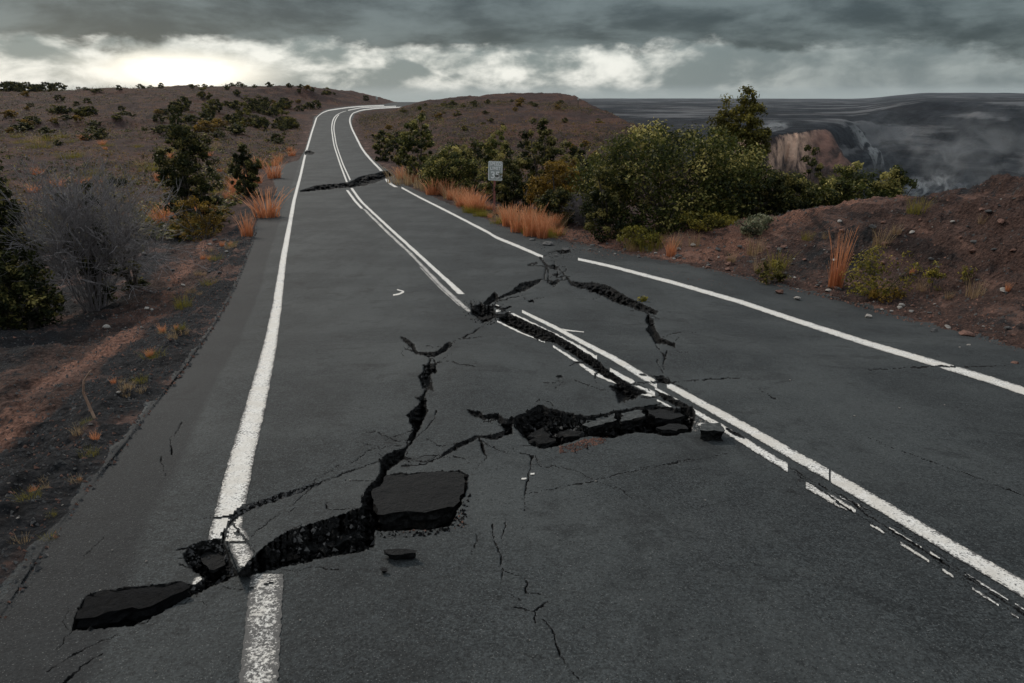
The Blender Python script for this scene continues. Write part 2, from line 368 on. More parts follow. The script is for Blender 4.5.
def m_asphalt(t, b):
    f = t.noise(t.pos, 85, 4, .8); g = t.noise(t.pos, 20, 6, .75); bl = t.noise(t.pos, .55, 5, .6)
    st = t.noise(t.vmath('MULTIPLY', t.pos, (1.6, .18, 1)).outputs[0], 1.0, 5, .6)
    vo = t.node('ShaderNodeTexVoronoi'); t.link(t.pos, vo.inputs['Vector']); vo.inputs['Scale'].default_value = 62
    c = t.mix(t.ss(f, .36, .66), (.005, .0065, .007), (.064, .073, .076))
    c = t.mix(t.ss(g, .3, .7), t.mix(.55, c, (.007, .008, .009)), c)
    c = t.mix(t.math('MULTIPLY', t.ss(bl, .40, .60), .6), c, (.060, .066, .066))
    c = t.mix(t.math('MULTIPLY', t.ss(st, .42, .68), .4), c, (.015, .017, .018))
    pa = t.noise(t.pos, 2.2, 7, .7, .4); c = t.mix(t.math('MULTIPLY', t.ss(pa, .50, .66), .55), c, (.006, .007, .008)); c = t.mix(t.math('MULTIPLY', t.ss(pa, .46, .34), .35), c, (.052, .058, .058))
    hc = t.node('ShaderNodeTexVoronoi', feature='DISTANCE_TO_EDGE'); hc.inputs['Scale'].default_value = 1.3
    nz = t.n.new('ShaderNodeTexNoise'); nz.inputs['Scale'].default_value = 3.0; nz.inputs['Detail'].default_value = 6; t.link(t.pos, nz.inputs['Vector'])
    sc = t.vmath('SCALE', nz.outputs['Color'], (0, 0, 0)); sc.inputs['Scale'].default_value = .55; t.link(t.vmath('ADD', t.pos, sc.outputs[0]).outputs[0], hc.inputs['Vector'])
    hm = t.math('MULTIPLY', t.ss(hc.outputs['Distance'], .0075, .002), t.ss(t.noise(t.pos, .9, 4, .6), .56, .66)); c = t.mix(t.math('MULTIPLY', hm, .8), c, (.004, .004, .004))
    ag = t.noise(t.pos, 48, 3, .85); c = t.mix(t.math('MULTIPLY', t.ss(ag, .54, .68), .42), c, (.070, .079, .082)); c = t.mix(t.math('MULTIPLY', t.ss(ag, .46, .36), .6), c, (.003, .004, .0045))
    c = t.mix(t.math('MULTIPLY', attr(t, 'shoulder').outputs['Fac'], .62), c, (.006, .007, .009))
    spk = t.noise(t.pos, 160, 2, .5)
    c = t.mix(t.math('MULTIPLY', t.ss(spk, .64, .72), .38), c, (.30, .30, .29))
    t.link(c, b.inputs['Base Color'])
    b.inputs['Roughness'].default_value = .80; b.inputs['Specular IOR Level'].default_value = .20
    h = t.math('ADD', t.math('MULTIPLY', f, .6), t.math('ADD', t.math('MULTIPLY', g, .5), t.math('MULTIPLY', vo.outputs['Distance'], .5)))
    bump(t, b, h, .005, .7)
asphalt = mat('asphalt', m_asphalt)
def m_broken(t, b):
    f = t.noise(t.pos, 34, 6, .75); g = t.noise(t.pos, 9, 5, .6)
    c = t.mix(t.ss(f, .35, .7), (.002, .0021, .0023), (.024, .024, .024))
    c = t.mix(t.math('MULTIPLY', t.ss(g, .58, .75), .5), c, (.050, .042, .036))
    t.link(c, b.inputs['Base Color']); b.inputs['Roughness'].default_value = .92; b.inputs['Specular IOR Level'].default_value = .15
    bump(t, b, t.math('ADD', f, t.math('MULTIPLY', g, 2)), .035, 1.0)
broken = mat('broken_asphalt', m_broken)
def m_plain0(c1, c2):
    def f_(t, b):
        f = t.noise(t.pos, 30, 6, .75); t.link(t.mix(t.ss(f, .35, .7), c1, c2), b.inputs['Base Color']); b.inputs['Roughness'].default_value = .85; b.inputs['Specular IOR Level'].default_value = .15; bump(t, b, f, .03, 1.0)
    return f_
def m_slab(t, b):
    f = t.noise(t.pos, 60, 5, .7); g = t.noise(t.pos, 6, 4, .6)
    c = t.mix(t.ss(f, .3, .75), (.0015, .0018, .0022), (.010, .0112, .0125)); c = t.mix(t.math('MULTIPLY', t.ss(g, .5, .7), .4), c, (.006, .006, .007))
    t.link(c, b.inputs['Base Color']); b.inputs['Roughness'].default_value = .8; b.inputs['Specular IOR Level'].default_value = .25
    bump(t, b, t.math('ADD', f, t.math('MULTIPLY', g, 2.5)), .03, 1.0)
slabm = mat('dark_slab', m_slab)
dustm = mat('dusty_asphalt', m_plain0((.045, .048, .048), (.125, .13, .128)))
tarm = mat('black_tar', m_plain0((.0012, .0014, .0018), (.008, .0085, .010)))
def m_paint(t, b):
    f = t.noise(t.pos, 70, 5, .75); g = t.noise(t.pos, 5, 5, .7); vo = t.noise(t.pos, 120, 2, .5)
    wv = t.math('ADD', t.math('MULTIPLY', f, .75), t.math('MULTIPLY', g, .35))
    wear = t.ss(t.math('ADD', wv, t.math('MULTIPLY', attr(t, 'edge').outputs['Fac'], .24)), .565, .68)
    c = t.mix(t.ss(g, .35, .65), (.60, .565, .51), (.80, .78, .74)); c = t.mix(t.math('MULTIPLY', t.ss(vo, .5, .7), .35), c, (.40, .37, .34))
    c = t.mix(wear, c, (.07, .068, .066)); t.link(c, b.inputs['Base Color']); b.inputs['Roughness'].default_value = .7
    bump(t, b, f, .008, .8)
paint = mat('road_paint', m_paint)
def m_ground(t, b):
    red = attr(t, 'red').outputs['Fac']; cin = attr(t, 'cinder').outputs['Fac']
    f = t.noise(t.pos, 26, 6, .75); g = t.noise(t.pos, 2.6, 6, .65); l = t.noise(t.pos, .22, 6, .6); xl = t.noise(t.pos, .05, 5, .6)
    grey = t.mix(t.ss(f, .3, .72), (.006, .007, .0085), (.040, .040, .043))
    brown = t.mix(t.ss(f, .3, .72), (.026, .017, .015), (.115, .068, .055))
    redc = t.mix(t.ss(f, .3, .72), (.060, .030, .022), (.34, .175, .125))
    far = t.mix(t.ss(f, .3, .7), (.018, .012, .012), (.082, .048, .043))
    c = t.mix(t.ss(t.math('ADD', g, t.math('MULTIPLY', cin, -.42)), .20, .48), grey, brown)
    c = t.mix(t.ss(t.math('ADD', t.math('MULTIPLY', t.math('SUBTRACT', g, .5), .9), red), .42, .75), c, redc)
    sk = t.noise(t.vmath('MULTIPLY', t.pos, (1.0, .45, 3.0)).outputs[0], 1.0, 6, .62, .8)
    c = t.mix(t.math('MULTIPLY', t.ss(sk, .53, .64), .55), c, (.215, .125, .098))
    c = t.mix(t.math('MULTIPLY', t.ss(sk, .47, .37), .7), c, (.012, .011, .012))
    c = t.mix(attr(t, 'far').outputs['Fac'], c, t.mix(t.ss(l, .45, .68), far, (.135, .062, .040)))
    c = t.mix(t.math('MULTIPLY', attr(t, 'far').outputs['Fac'], t.ss(g, .50, .62)), c, (.022, .019, .015))
    c = t.mix(t.math('MULTIPLY', t.ss(l, .5, .72), .5), c, (.022, .022, .022))
    pe = t.noise(t.pos, 48, 2, .5); c = t.mix(t.math('MULTIPLY', t.ss(pe, .70, .76), .5), c, (.30, .26, .23))
    t.link(c, b.inputs['Base Color']); b.inputs['Roughness'].default_value = .95; b.inputs['Specular IOR Level'].default_value = .1
    vo = t.node('ShaderNodeTexVoronoi'); t.link(t.pos, vo.inputs['Vector']); vo.inputs['Scale'].default_value = 14
    h = t.math('ADD', t.math('MULTIPLY', f, .5), t.math('ADD', t.math('MULTIPLY', g, 1.8), t.math('MULTIPLY', vo.outputs['Distance'], .5)))
    bump(t, b, h, .09, 1.0)
groundm = mat('ground', m_ground)
def m_rock(cols):
    def f_(t, b):
        f = t.noise(t.obj, 9, 6, .7)
        inf = t.node('ShaderNodeObjectInfo').outputs['Random']
        t.link(t.mix(t.ss(f, .3, .7), cols[0], cols[1]), b.inputs['Base Color']); b.inputs['Roughness'].default_value = .9
        bump(t, b, f, .02, 1)
    return f_
rock_red = mat('rock_red', m_rock([(.07, .035, .026), (.24, .12, .085)]))
rock_grey = mat('rock_grey', m_rock([(.03, .03, .032), (.12, .115, .11)]))
rock_pale = mat('rock_pale', m_rock([(.20, .18, .16), (.48, .44, .40)]))
def m_leaf(dark, mid, tip, tr=.36):
    def f_(t, b):
        a = attr(t, 'tint').outputs['Fac']
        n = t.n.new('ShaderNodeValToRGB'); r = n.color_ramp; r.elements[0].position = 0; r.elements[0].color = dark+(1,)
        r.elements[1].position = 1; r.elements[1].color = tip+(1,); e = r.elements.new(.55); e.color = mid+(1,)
        t.link(a, n.inputs[0]); t.link(n.outputs[0], b.inputs['Base Color']); b.inputs['Roughness'].default_value = .6; b.inputs['Specular IOR Level'].default_value = .15
        ts = t.node('ShaderNodeBsdfTranslucent'); t.link(n.outputs[0], ts.inputs[0]); mx = t.node('ShaderNodeMixShader'); mx.inputs[0].default_value = tr
        t.link(b.outputs[0], mx.inputs[1]); t.link(ts.outputs[0], mx.inputs[2]); t.link(mx.outputs[0], t.out.inputs[0])
    return f_
leaf_green = mat('leaf_green', m_leaf((.018, .025, .009), (.070, .080, .016), (.50, .42, .14)))
leaf_dark = mat('leaf_dark', m_leaf((.010, .015, .006), (.045, .050, .014), (.30, .25, .08)))
leaf_olive = mat('leaf_olive', m_leaf((.030, .028, .008), (.11, .10, .020), (.34, .27, .05)))
leaf_rust = mat('leaf_rust', m_leaf((.050, .034, .008), (.17, .105, .018), (.36, .22, .04)))
leaf_pale = mat('leaf_pale', m_leaf((.05, .06, .035), (.15, .16, .09), (.36, .35, .22)))
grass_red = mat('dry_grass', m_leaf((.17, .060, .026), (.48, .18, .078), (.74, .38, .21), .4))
grass_straw = mat('straw_grass', m_leaf((.12, .08, .04), (.30, .20, .10), (.48, .36, .22), .35))
moss = mat('yellow_green', m_leaf((.06, .055, .012), (.17, .15, .025), (.34, .28, .04), .3))
twigm = mat('bare_twig', m_rock([(.12, .108, .108), (.25, .23, .23)]))
barkm = mat('bark', m_rock([(.035, .028, .022), (.10, .082, .066)]))

# ------------------------------------------------------------------ object helpers
def link(name, me, parent=None, m=None):
    o = bpy.data.objects.new(name, me); col.objects.link(o)
    if m is not None and me is not None: me.materials.append(m)
    if parent: o.parent = parent
    return o
def tag(o, label=None, cat=None, group=None, kind=None):
    if label: o['label'] = label
    if cat: o['category'] = cat
    if group: o['group'] = group
    if kind: o['kind'] = kind
    return o
def mesh_np(name, V, Fq, smooth=True, attrs=None):
    me = bpy.data.meshes.new(name); k = Fq.shape[1]
    me.vertices.add(len(V)); me.vertices.foreach_set('co', np.ascontiguousarray(V, dtype=np.float32).ravel())
    me.loops.add(Fq.size); me.loops.foreach_set('vertex_index', np.ascontiguousarray(Fq, dtype=np.int32).ravel())
    me.polygons.add(len(Fq)); me.polygons.foreach_set('loop_start', np.arange(0, Fq.size, k, dtype=np.int32))
    me.polygons.foreach_set('loop_total', np.full(len(Fq), k, np.int32))
    me.polygons.foreach_set('use_smooth', np.full(len(Fq), smooth))
    for n, a in (attrs or {}).items():
        at = me.attributes.new(n, 'FLOAT', 'POINT'); at.data.foreach_set('value', np.ascontiguousarray(a, dtype=np.float32))
    me.update(calc_edges=True); me.validate(); return me
def submesh(V, Fq, sel, attrs):
    f = Fq[sel]; ids, inv = np.unique(f, return_inverse=True)
    return V[ids], inv.reshape(f.shape), {k: a[ids] for k, a in attrs.items()}
def empty(name, loc, rz=0):
    o = bpy.data.objects.new(name, None); col.objects.link(o); o.location = loc; o.rotation_euler = (0, 0, rz); o.empty_display_size = .2; return o
def copy_tree(o, parent=None):
    c = o.copy(); col.objects.link(c)
    if parent: c.parent = parent
    for ch in o.children: copy_tree(ch, c)
    return c

# ------------------------------------------------------------------ the near land, one lattice split into road, cracks and ground
rows_v = np.concatenate([np.array([2600, 1900, 1500, 1250, 1080, 960, 880, 820, 780, 750, 725]), np.arange(700, 195, -.9)])
Yn = v2Y(np.minimum(rows_v, _V[0]-1)); Yn = np.unique(np.round(Yn, 5))
Yback = np.array([-30, -18, -10, -5, -2.5, -1, -.2, .3])
Yf = [Yn[-1]]
while Yf[-1] < 420: Yf.append(Yf[-1]*(1+.0065) if Yf[-1] < 235 else Yf[-1]*1.03)
YJ = np.concatenate([Yback, Yn[Yn > .62], np.array(Yf[1:])])
af = np.arange(-.86, .86, 1.0/F*.98)
gl = [af[0]-.002]; st = .003
while gl[-1] > -6: gl.append(gl[-1]-st); st *= 1.12
al = np.array(gl[::-1]); ar = -al
AI = np.concatenate([al, af, ar[::-1] if ar[0] > ar[-1] else ar]); AI = np.unique(AI)
# columns follow sight lines; very near and behind the camera they become parallel
YY = np.repeat(YJ[:, None], len(AI), 1); AA = np.repeat(AI[None, :], len(YJ), 0)
dep = np.where(YY > .6, YY*CP-P(YY)*SP, .6*CP-P(np.full_like(YY, .6))*SP)
XX = AA*dep
off = np.maximum(np.maximum(Xl(YY)-XX, XX-Xr(YY)), 0)
ZZ = G(XX, YY)
U, V_ = project(XX, np.maximum(YY, .5), ZZ)
onroad = (XX > Xl(YY)-.25) & (XX < Xr(YY)+.25) & (YY > .9) & (YY < 160)
# lattice points on the road use image coordinates of the even surface
Zr = P(YY)+CZ
Ur, Vr = project(XX, np.maximum(YY, .5), Zr)
D = sample(Ur, Vr, delta)*fade(Ur, Vr)
RXx, RYy, RZz = rehit(XX, YY, D)
wgt = np.clip(1-off/.25, 0, 1)*onroad
hit = onroad & (off < .01)
XX2 = np.where(hit, RXx, XX); YY2 = np.where(hit, RYy, YY); ZZ2 = np.where(hit, RZz, ZZ)
nr, nc = XX.shape
idx = np.arange(nr*nc).reshape(nr, nc)
Fq = np.stack([idx[:-1, :-1], idx[:-1, 1:], idx[1:, 1:], idx[1:, :-1]], -1).reshape(-1, 4)
Vt = np.stack([XX2, YY2, ZZ2], -1).reshape(-1, 3)
Xf, Yf_ = XX.ravel(), YY.ravel()
s_ = Xl(Yf_)-Xf; r_ = Xf-Xr(Yf_)
band = np.exp(-((s_-(1.35+.25*fbm(Yf_*.3, Xf*.3, 3, 8)+Yf_*.012))/.42)**2)*(Yf_ < 26)*np.clip(.75+.9*fbm(Xf*1.1, Yf_*.5, 4, 71), .15, 1)
bankm = ss(0, .5, r_)*(1-ss(24, 30, Yf_))*(.04+.62*ss(12, 18, Yf_)+.42*fbm(Xf*.45, Yf_*.45, 5, 66, .6))
rednear = np.clip(band*.95+bankm+.42*ss(28, 32, Yf_)*ss(0, 1, r_)*(1-ss(3, 6, r_)), 0, 1)
cind = np.clip((1-ss(.85, 1.0, s_-.12*fbm(Yf_*.4, Xf*.4, 3, 93)))*(s_ > -.2)*(1-ss(26, 34, Yf_))*1.25 + .45*ss(0, 1, r_)*(1-ss(20, 30, Yf_))*ss(-.1, .3, fbm(Xf*.6+9, Yf_*.6, 4, 67)) + .72*ss(2.0, 2.8, s_)*(1-ss(30, 50, Yf_)), 0, 1)
farm = ss(32, 60, Yf_)*np.clip(ss(0, 3, np.maximum(s_, r_)), 0, 1)
LINEX, LINEY = edge_table([(180, 900), (200, 760), (215, 620), (223, 541), (231, 505), (241, 460), (257, 400), (270, 345), (277, 305), (283, 260), (294, 200), (300.5, 175), (305, 155), (311.4, 133), (316.5, 117.5)])
sl_ = np.interp(Yf_, LINEY, LINEX)-Xf
should = ss(.36, .46, sl_+.05*fbm(Yf_*.8, Xf*.8, 3, 91))*(s_ < .05)*(Yf_ < 90)*1.25 + .4*ss(-.55, -.1, r_+.1*fbm(Yf_*1.5, Xf*1.5, 3, 92))*(r_ < .1)*(Yf_ < 60)
attrs = {'shoulder': np.clip(should, 0, 1), 'red': rednear, 'cinder': cind, 'far': farm}
fc = lambda A: A.ravel()[Fq].mean(1)
fX, fY = fc(XX), fc(YY)
rag = .07*fbm(fX*3.0, fY*3.0, 4, 90)+.05
isroad = (fX > Xl(fY)-rag) & (fX < Xr(fY)+.05+1.6*rag) & (fY < 232)
fu, fv = fc(Ur), fc(Vr)
fcid = np.where(isroad & (fY < 160) & (fY > .9), sample(fu, fv, cid, True), 0)
road_sel = isroad & (fcid == 0); gsel = ~isroad
def lattice_obj(name, sel, m, parent=None):
    v, f, a = submesh(Vt, Fq, sel, attrs); return link(name, mesh_np(name, v, f, True, a), parent, m)
ground = tag(lattice_obj('ground', gsel, groundm), kind='structure')
road = tag(lattice_obj('road', road_sel, asphalt), kind='structure')
clabel = {1: 'long rubble filled opening beneath the double white line', 2: 'curved crack arching through the right lane', 3: 'wide black hole with broken slabs near the centre line',
          4: 'chain of ragged openings running down the left lane', 5: 'deep black fault crossing the left white line', 6: 'thin wandering crack in the foreground asphalt',
          7: 'narrow crack following the worn centre stripe', 8: 'thin cracks in the left shoulder', 9: 'distant dark rupture across both lanes'}
for i in range(1, 10):
    if (fcid == i).any():
        tag(lattice_obj('crack', fcid == i, broken, road), clabel[i])

# ------------------------------------------------------------------ painted stripes
rng = np.random.RandomState(4)
def strip(pts, widths, label, step=1.3, rag=.12, wear=0.0, horiz=False, lift=.004, keep=None):
    p = np.array(pts, float); wd = np.array(widths, float) if np.ndim(widths) else np.full(len(p), widths, float)
    L = np.concatenate([[0], np.cumsum(np.hypot(*np.diff(p, axis=0).T))]); n = max(3, int(L[-1]/step))
    s = np.linspace(0, L[-1], n); x = np.interp(s, L, p[:, 0]); y = np.interp(s, L, p[:, 1]); ww = np.interp(s, L, wd)
    # round off the corners of the hand-set centre line
    if n > 12:
        k = np.ones(7)/7
        for a in (x, y): a[3:-3] = np.convolve(a, k, 'same')[3:-3]
    nx = (1.0, 0.0) if horiz else (0.0, 1.0)
    K = 15; T = np.linspace(-.5, .5, K)
    sd = rng.randint(1000)
    e0 = 1+rag*fbm(s*.35, s*0, 3, sd); e1 = 1+rag*fbm(s*.35, s*0+9, 3, sd+1)
    vs = []; ed = []
    for t_ in T:
        q = t_*np.where(t_ < 0, e0, e1)*ww
        vs.append(np.stack([x+q*nx[0], y+q*nx[1]], -1)); ed.append(np.full(n, (abs(t_)*2)**4*(.6)+wear))
    vs = np.array(vs); ed = np.array(ed)
    X, Y, Z = surf(vs[..., 0], vs[..., 1], lift)
    Vv = np.stack([X, Y, Z], -1).reshape(-1, 3); id_ = np.arange(K*n).reshape(K, n)
    f = np.stack([id_[:-1, :-1], id_[:-1, 1:], id_[1:, 1:], id_[1:, :-1]], -1).reshape(-1, 4)
    c = sample(vs[..., 0], vs[..., 1], cid.astype(np.float32)).reshape(-1)
    ok = (c[f].max(1) < .02)
    if keep is not None:
        cx = vs[..., 0].reshape(-1)[f].mean(1); cy = vs[..., 1].reshape(-1)[f].mean(1); ok &= keep(cx, cy)
    if not ok.any(): return
    v, f, a = submesh(Vv, f, ok, {'edge': ed.reshape(-1)})
    n0 = np.cross(v[f[:, 1]]-v[f[:, 0]], v[f[:, 2]]-v[f[:, 0]])[:, 2].mean()
    if n0 < 0: f = f[:, ::-1]
    return v, f, a
def stripe_obj(label, parts, m=paint):
    vs, fs, ed, o = [], [], [], 0
    for r in parts:
        if r is None: continue
        v, f, a = r; vs.append(v); fs.append(f+o); ed.append(a['edge']); o += len(v)
    ob = link('road_marking', mesh_np('road_marking', np.concatenate(vs), np.concatenate(fs), True, {'edge': np.concatenate(ed)}), None, m)
    return tag(ob, label, 'road marking')
stripe_obj('near stub of the left white edge line below the fault', [strip([(267, 574), (265, 600), (261, 650), (257, 700), (250, 790), (238, 980), (225, 1200)], [33, 34, 37, 40, 46, 58, 70], '', horiz=True, wear=.35, rag=.10)])
stripe_obj('long white edge line on the left above the fault', [
    strip([(223, 541), (231, 505), (241, 460), (257, 400), (270, 345), (277, 305), (283, 260), (294, 200), (300.5, 175), (305, 155), (311.4, 133), (316.5, 117.5)],
          [31, 29.5, 25, 20, 13.5, 9.5, 6.5, 3.6, 2.8, 2.3, 1.9, 1.6], '', horiz=True, rag=.08),
    strip([(316.5, 117.5), (321, 113.2), (328, 110.3), (346, 107.6), (361, 106.2), (384, 105.3)], 1.0, '', step=1)])
stripe_obj('skewed piece of edge line left on the tilted plate', [
    strip([(234, 524), (238, 540), (243, 557), (246, 573)], [12, 22, 19, 8], '', horiz=True, wear=.25, rag=.3), strip([(200, 577), (195, 585), (190, 596)], [10, 8, 7], '', horiz=True, wear=.25, rag=.5)])
stripe_obj('white edge line on the right in the distance', [
    strip([(401.5, 107.0), (376, 108.2), (361, 110), (353, 113)], 1.0, '', step=1), strip([(353, 113), (349, 118), (351, 127), (362, 149), (370, 159), (382.5, 171.7), (387.6, 182), (396, 187)], [1.5, 1.6, 1.8, 2.4, 2.8, 3, 4.2, 4.4], '', horiz=True),
    strip([(401.5, 187.5), (417, 196), (452, 213.6), (488, 232.2), (496, 237.3), (520, 247), (543, 257)], [1.9, 2.0, 2.4, 2.9, 3.0, 3.2, 3.4], '')])
stripe_obj('white edge line on the right in front of the red bank', [
    strip([(578, 259), (597, 263), (616, 267.5), (674, 282.7), (740, 301.6), (797, 320.6), (870, 344), (941, 364.8), (988, 379), (1024, 391), (1120, 424), (1500, 557), (1800, 662)], [2.8, 3, 3.2, 4.0, 4.8, 5.4, 6.2, 7, 7.6, 8.2, 9, 13, 17], '')])
stripe_obj('far double white centre line beyond the rupture', [
    strip([(396, 106.0), (361, 107.6), (348, 110.2)], .8, '', step=1),
    strip([(346, 110.8), (340, 112.5), (333.5, 117), (331.2, 127.3), (333.8, 145), (340, 164), (346.8, 182)], [1.2, 1.3, 1.3, 1.2, 1.3, 1.6, 2.0], '', horiz=True),
    strip([(339, 114.5), (335.5, 118), (333.4, 127.3), (336.2, 145), (342.8, 164), (350.6, 181)], [1., 1.1, 1.1, 1.1, 1.4, 1.8], '', horiz=True)])
stripe_obj('double white centre line between the two ruptures', [
    strip([(347, 190), (355, 201), (362, 208.5)], [2.6, 3, 3], '', horiz=True), strip([(351.5, 188), (361, 201.5), (389, 227.6), (440, 274), (461.5, 294)], [2.8, 3.2, 3.8, 5.5, 7.5], '', horiz=True, rag=.2),
    strip([(364, 209), (386, 231), (410, 253), (440, 284.5), (470, 312)], [3.4, 3.6, 4, 5, 5.5], '', horiz=True, wear=.32, rag=.35), strip([(420, 267), (440, 288), (460, 306)], [1.5, 2, 2], '', horiz=True, wear=.4)])
stripe_obj('upper solid stripe of the centre line beside the long opening', [
    strip([(522, 311.3), (557, 328.3), (586, 344), (616, 359.5), (657, 384.5)], [3.2, 4.4, 5.2, 6.4, 8.5], ''), strip([(555, 328), (565, 330), (584, 332)], [1.8, 1.6, .8], ''),
    strip([(667, 384.3), (700, 402.5), (740, 424.4), (829, 475)], [6.8, 8, 9.6, 12], '', rag=.16)])
stripe_obj('right stripe of the centre line in the near right corner', [
    strip([(831, 476), (900, 516.5), (960, 552), (1024, 589), (1110, 640), (1400, 812), (1650, 960)], [13, 14.6, 16, 17.5, 20, 28, 35], '', rag=.10)])
stripe_obj('lower stripe of the centre line broken along the opening', [
    strip([(509, 312), (545, 330), (572, 343.5), (597, 358.5)], [2.2, 3.6, 4.6, 5.4], '', rag=.5), strip([(610, 370), (632, 382), (655, 394)], [5, 5, 4.6], '', rag=.4),
    strip([(655, 388.5), (675, 400), (694, 411), (728, 431)], [4, 5, 5.5, 7], '', rag=.3), strip([(728, 431), (760, 451), (788, 468)], [7.6, 8.4, 9], '', rag=.2),
    strip([(488, 303), (499, 306)], [1.8, 1.4], ''), strip([(496, 311), (508, 308.5)], [2.6, 2], '')])
stripe_obj('torn left margin of the centre stripe below the opening', [
    strip([(497, 321), (520, 332), (545, 342)], [1.8, 2.4, 1.8], '', rag=.5), strip([(553, 346), (573, 359), (595, 374), (605, 378), (621, 385)], [2.4, 3.2, 4.4, 3.4, 1.8], '', rag=.5),
    strip([(640, 394), (648, 394.6), (656, 397)], [1.8, 3.2, 2.2], ''), strip([(657, 400), (668, 406), (676, 410)], [2.0, 3.2, 1.8], ''), strip([(698, 424), (722, 426)], [2.6, 3.5], '', rag=.4)])
frag = [strip([(806, 485), (830, 498), (856, 512)], [8, 9, 6], '', rag=.35, wear=.15), strip([(840, 496), (868, 510)], [3.4, 2], '', wear=.3)]
rr = random.Random(3)
for k in range(15):
    a = k/15; x0 = 872+a*210+rr.uniform(-3, 3); l = rr.uniform(7, 20)
    if rr.random() < .75: frag.append(strip([(x0, 525+(x0-872)*.632), (x0+l, 525+(x0+l-872)*.632)], [rr.uniform(2.5, 4.2), rr.uniform(1.5, 3.5)], '', step=1.5, rag=.5, wear=.25))
    x0 += rr.uniform(2, 8); l = rr.uniform(8, 22)
    if rr.random() < .7: frag.append(strip([(x0, 507+(x0-855)*.605), (x0+l, 507+(x0+l-855)*.605)], [rr.uniform(1.6, 3.0), rr.uniform(1.2, 2.6)], '', step=1.5, rag=.5, wear=.2))
stripe_obj('worn fragments of the left centre stripe in the near right corner', frag)
stripe_obj('small white chevron scrape in the left lane', [strip([(393, 295), (399, 294), (404, 291.5)], [1.4, 1.8, 2.2], ''), strip([(397, 289.5), (404, 291.5)], [1.2, 1.4], '')])
stripe_obj('two short white dashes beside the thin crack in the foreground', [strip([(528.5, 474), (534.5, 473.7)], 1.8, ''), strip([(521.5, 478.7), (528, 478.4)], 1.8, '')])

# ------------------------------------------------------------------ loose slabs
def hitpx(u, v, lift=0.0):
    X, Y, Z = [float(a) for a in surf(np.array([u], float), np.array([v], float), lift)]
    return Vector((X, Y, Z))
def ray_at(u, v, depth):
    d = Vector(((u-512)/F, CP-(v-341.5)/F*SP, -(SP+(v-341.5)/F*CP))); return Vector((0, 0, CZ))+d*depth
def slab(name, top_px, depths, thick, m_top, m_side, label, cat, seed, rough=.012, lean=(0, 0, -1)):
    """a broken piece of pavement: an irregular prism with ragged sides, given by the outline of its upper face"""
    r = np.random.RandomState(seed); pts = []
    n = len(top_px)
    tops = [ray_at(u, v, d) for (u, v), d in zip(top_px, depths)]
    out = []
    for i in range(n):
        a, b = tops[i], tops[(i+1) % n]; L = (b-a).length; k = max(2, int(L/.035))
        for j in range(k):
            p = a.lerp(b, j/k); out.append(p+Vector(r.normal(0, rough*(0.3 if j == 0 else .8), 3)*np.array([1, 1, .0]))+Vector((vnoise(p.x*9, p.y*9, seed).item(), vnoise(p.x*9, p.y*9, seed+3).item(), 0))*rough*1.8)
    c = sum(out, Vector())/len(out); N = len(out)
    verts = []; faces = []; mi = []
    rings_in = (.0, .35, .7, .93)
    for s_in in rings_in[1:]:
        verts += [c.lerp(p, s_in) for p in out]
    verts += list(out)
    lv = 5
    for q in range(1, lv+1):
        verts += [p+Vector(lean)*thick*q/lv+(p-c).normalized()*(r.normal(0, rough*.7)+vnoise(p.x*14, p.y*14+q*1.7, seed).item()*rough*1.6-.004*q)+Vector((0, 0, r.normal(0, .005))) for p in out]
    cen = len(verts); verts.append(c); bot = len(verts); verts.append(c+Vector(lean)*thick)
    rings = len(rings_in)-1+1+lv
    for i in range(N): faces.append((cen, i, (i+1) % N)); mi.append(0)
    for q in range(rings-1):
        for i in range(N):
            j = (i+1) % N; faces.append((q*N+i, (q+1)*N+i, (q+1)*N+j, q*N+j)); mi.append(0 if q < len(rings_in)-1 else 1)
    q = rings-1
    for i in range(N): faces.append((bot, q*N+(i+1) % N, q*N+i)); mi.append(1)
    o = c.copy(); me = bpy.data.meshes.new(name); me.from_pydata([v-o for v in verts], [], faces)
    me.materials.append(m_top); me.materials.append(m_side); me.polygons.foreach_set('material_index', mi)
    ob = bpy.data.objects.new(name, me); col.objects.link(ob); ob.location = o; me.update()
    import bmesh
    bm = bmesh.new(); bm.from_mesh(me); bmesh.ops.recalc_face_normals(bm, faces=bm.faces); bm.to_mesh(me); bm.free()
    return tag(ob, label, cat)
def dz(v): Y = float(v2Y(v)); return Y*CP-float(P(Y))*SP
def rdep(v, lift):            # axis depth of a point `lift` above the road on image row v
    t = 1.0; d = dz(v); b = (v-341.5)/F
    zc_ = d
    for _ in range(4):
        Y = zc_*(CP-b*SP); Z = -zc_*(SP+b*CP); zc_ += (Z-(float(P(Y))+lift))/(SP+b*CP-.13)
    return zc_
def mkslab(top, lifts, thick, mt, ms, label, seed, rough=.012):
    dp = [rdep(v, l) for (u, v), l in zip(top, lifts)]; pt = np.array([ray_at(u, v, d) for (u, v), d in zip(top, dp)])
    A_ = np.c_[pt[:, 0], pt[:, 1], np.ones(len(pt))]; co = np.linalg.lstsq(A_, pt[:, 2], rcond=None)[0]
    dp = [float((CZ-co[2])/(co[0]*(u-512)/F+co[1]*(CP-(v-341.5)/F*SP)+(SP+(v-341.5)/F*CP))) for u, v in top]
    return slab('asphalt_slab', top, dp, thick, mt, ms, label, 'asphalt slab', seed, rough)
mkslab(ze([(556, 112), (600, 97), (700, 92), (785, 88), (806, 100), (796, 148), (770, 190), (690, 205), (560, 208), (546, 150)]), [.02, .03, .03, .03, .03, .02, .0, 0, -.02, 0], .13, slabm, broken, 'large black asphalt slab tipped at the right end of the fault', 1, .014)
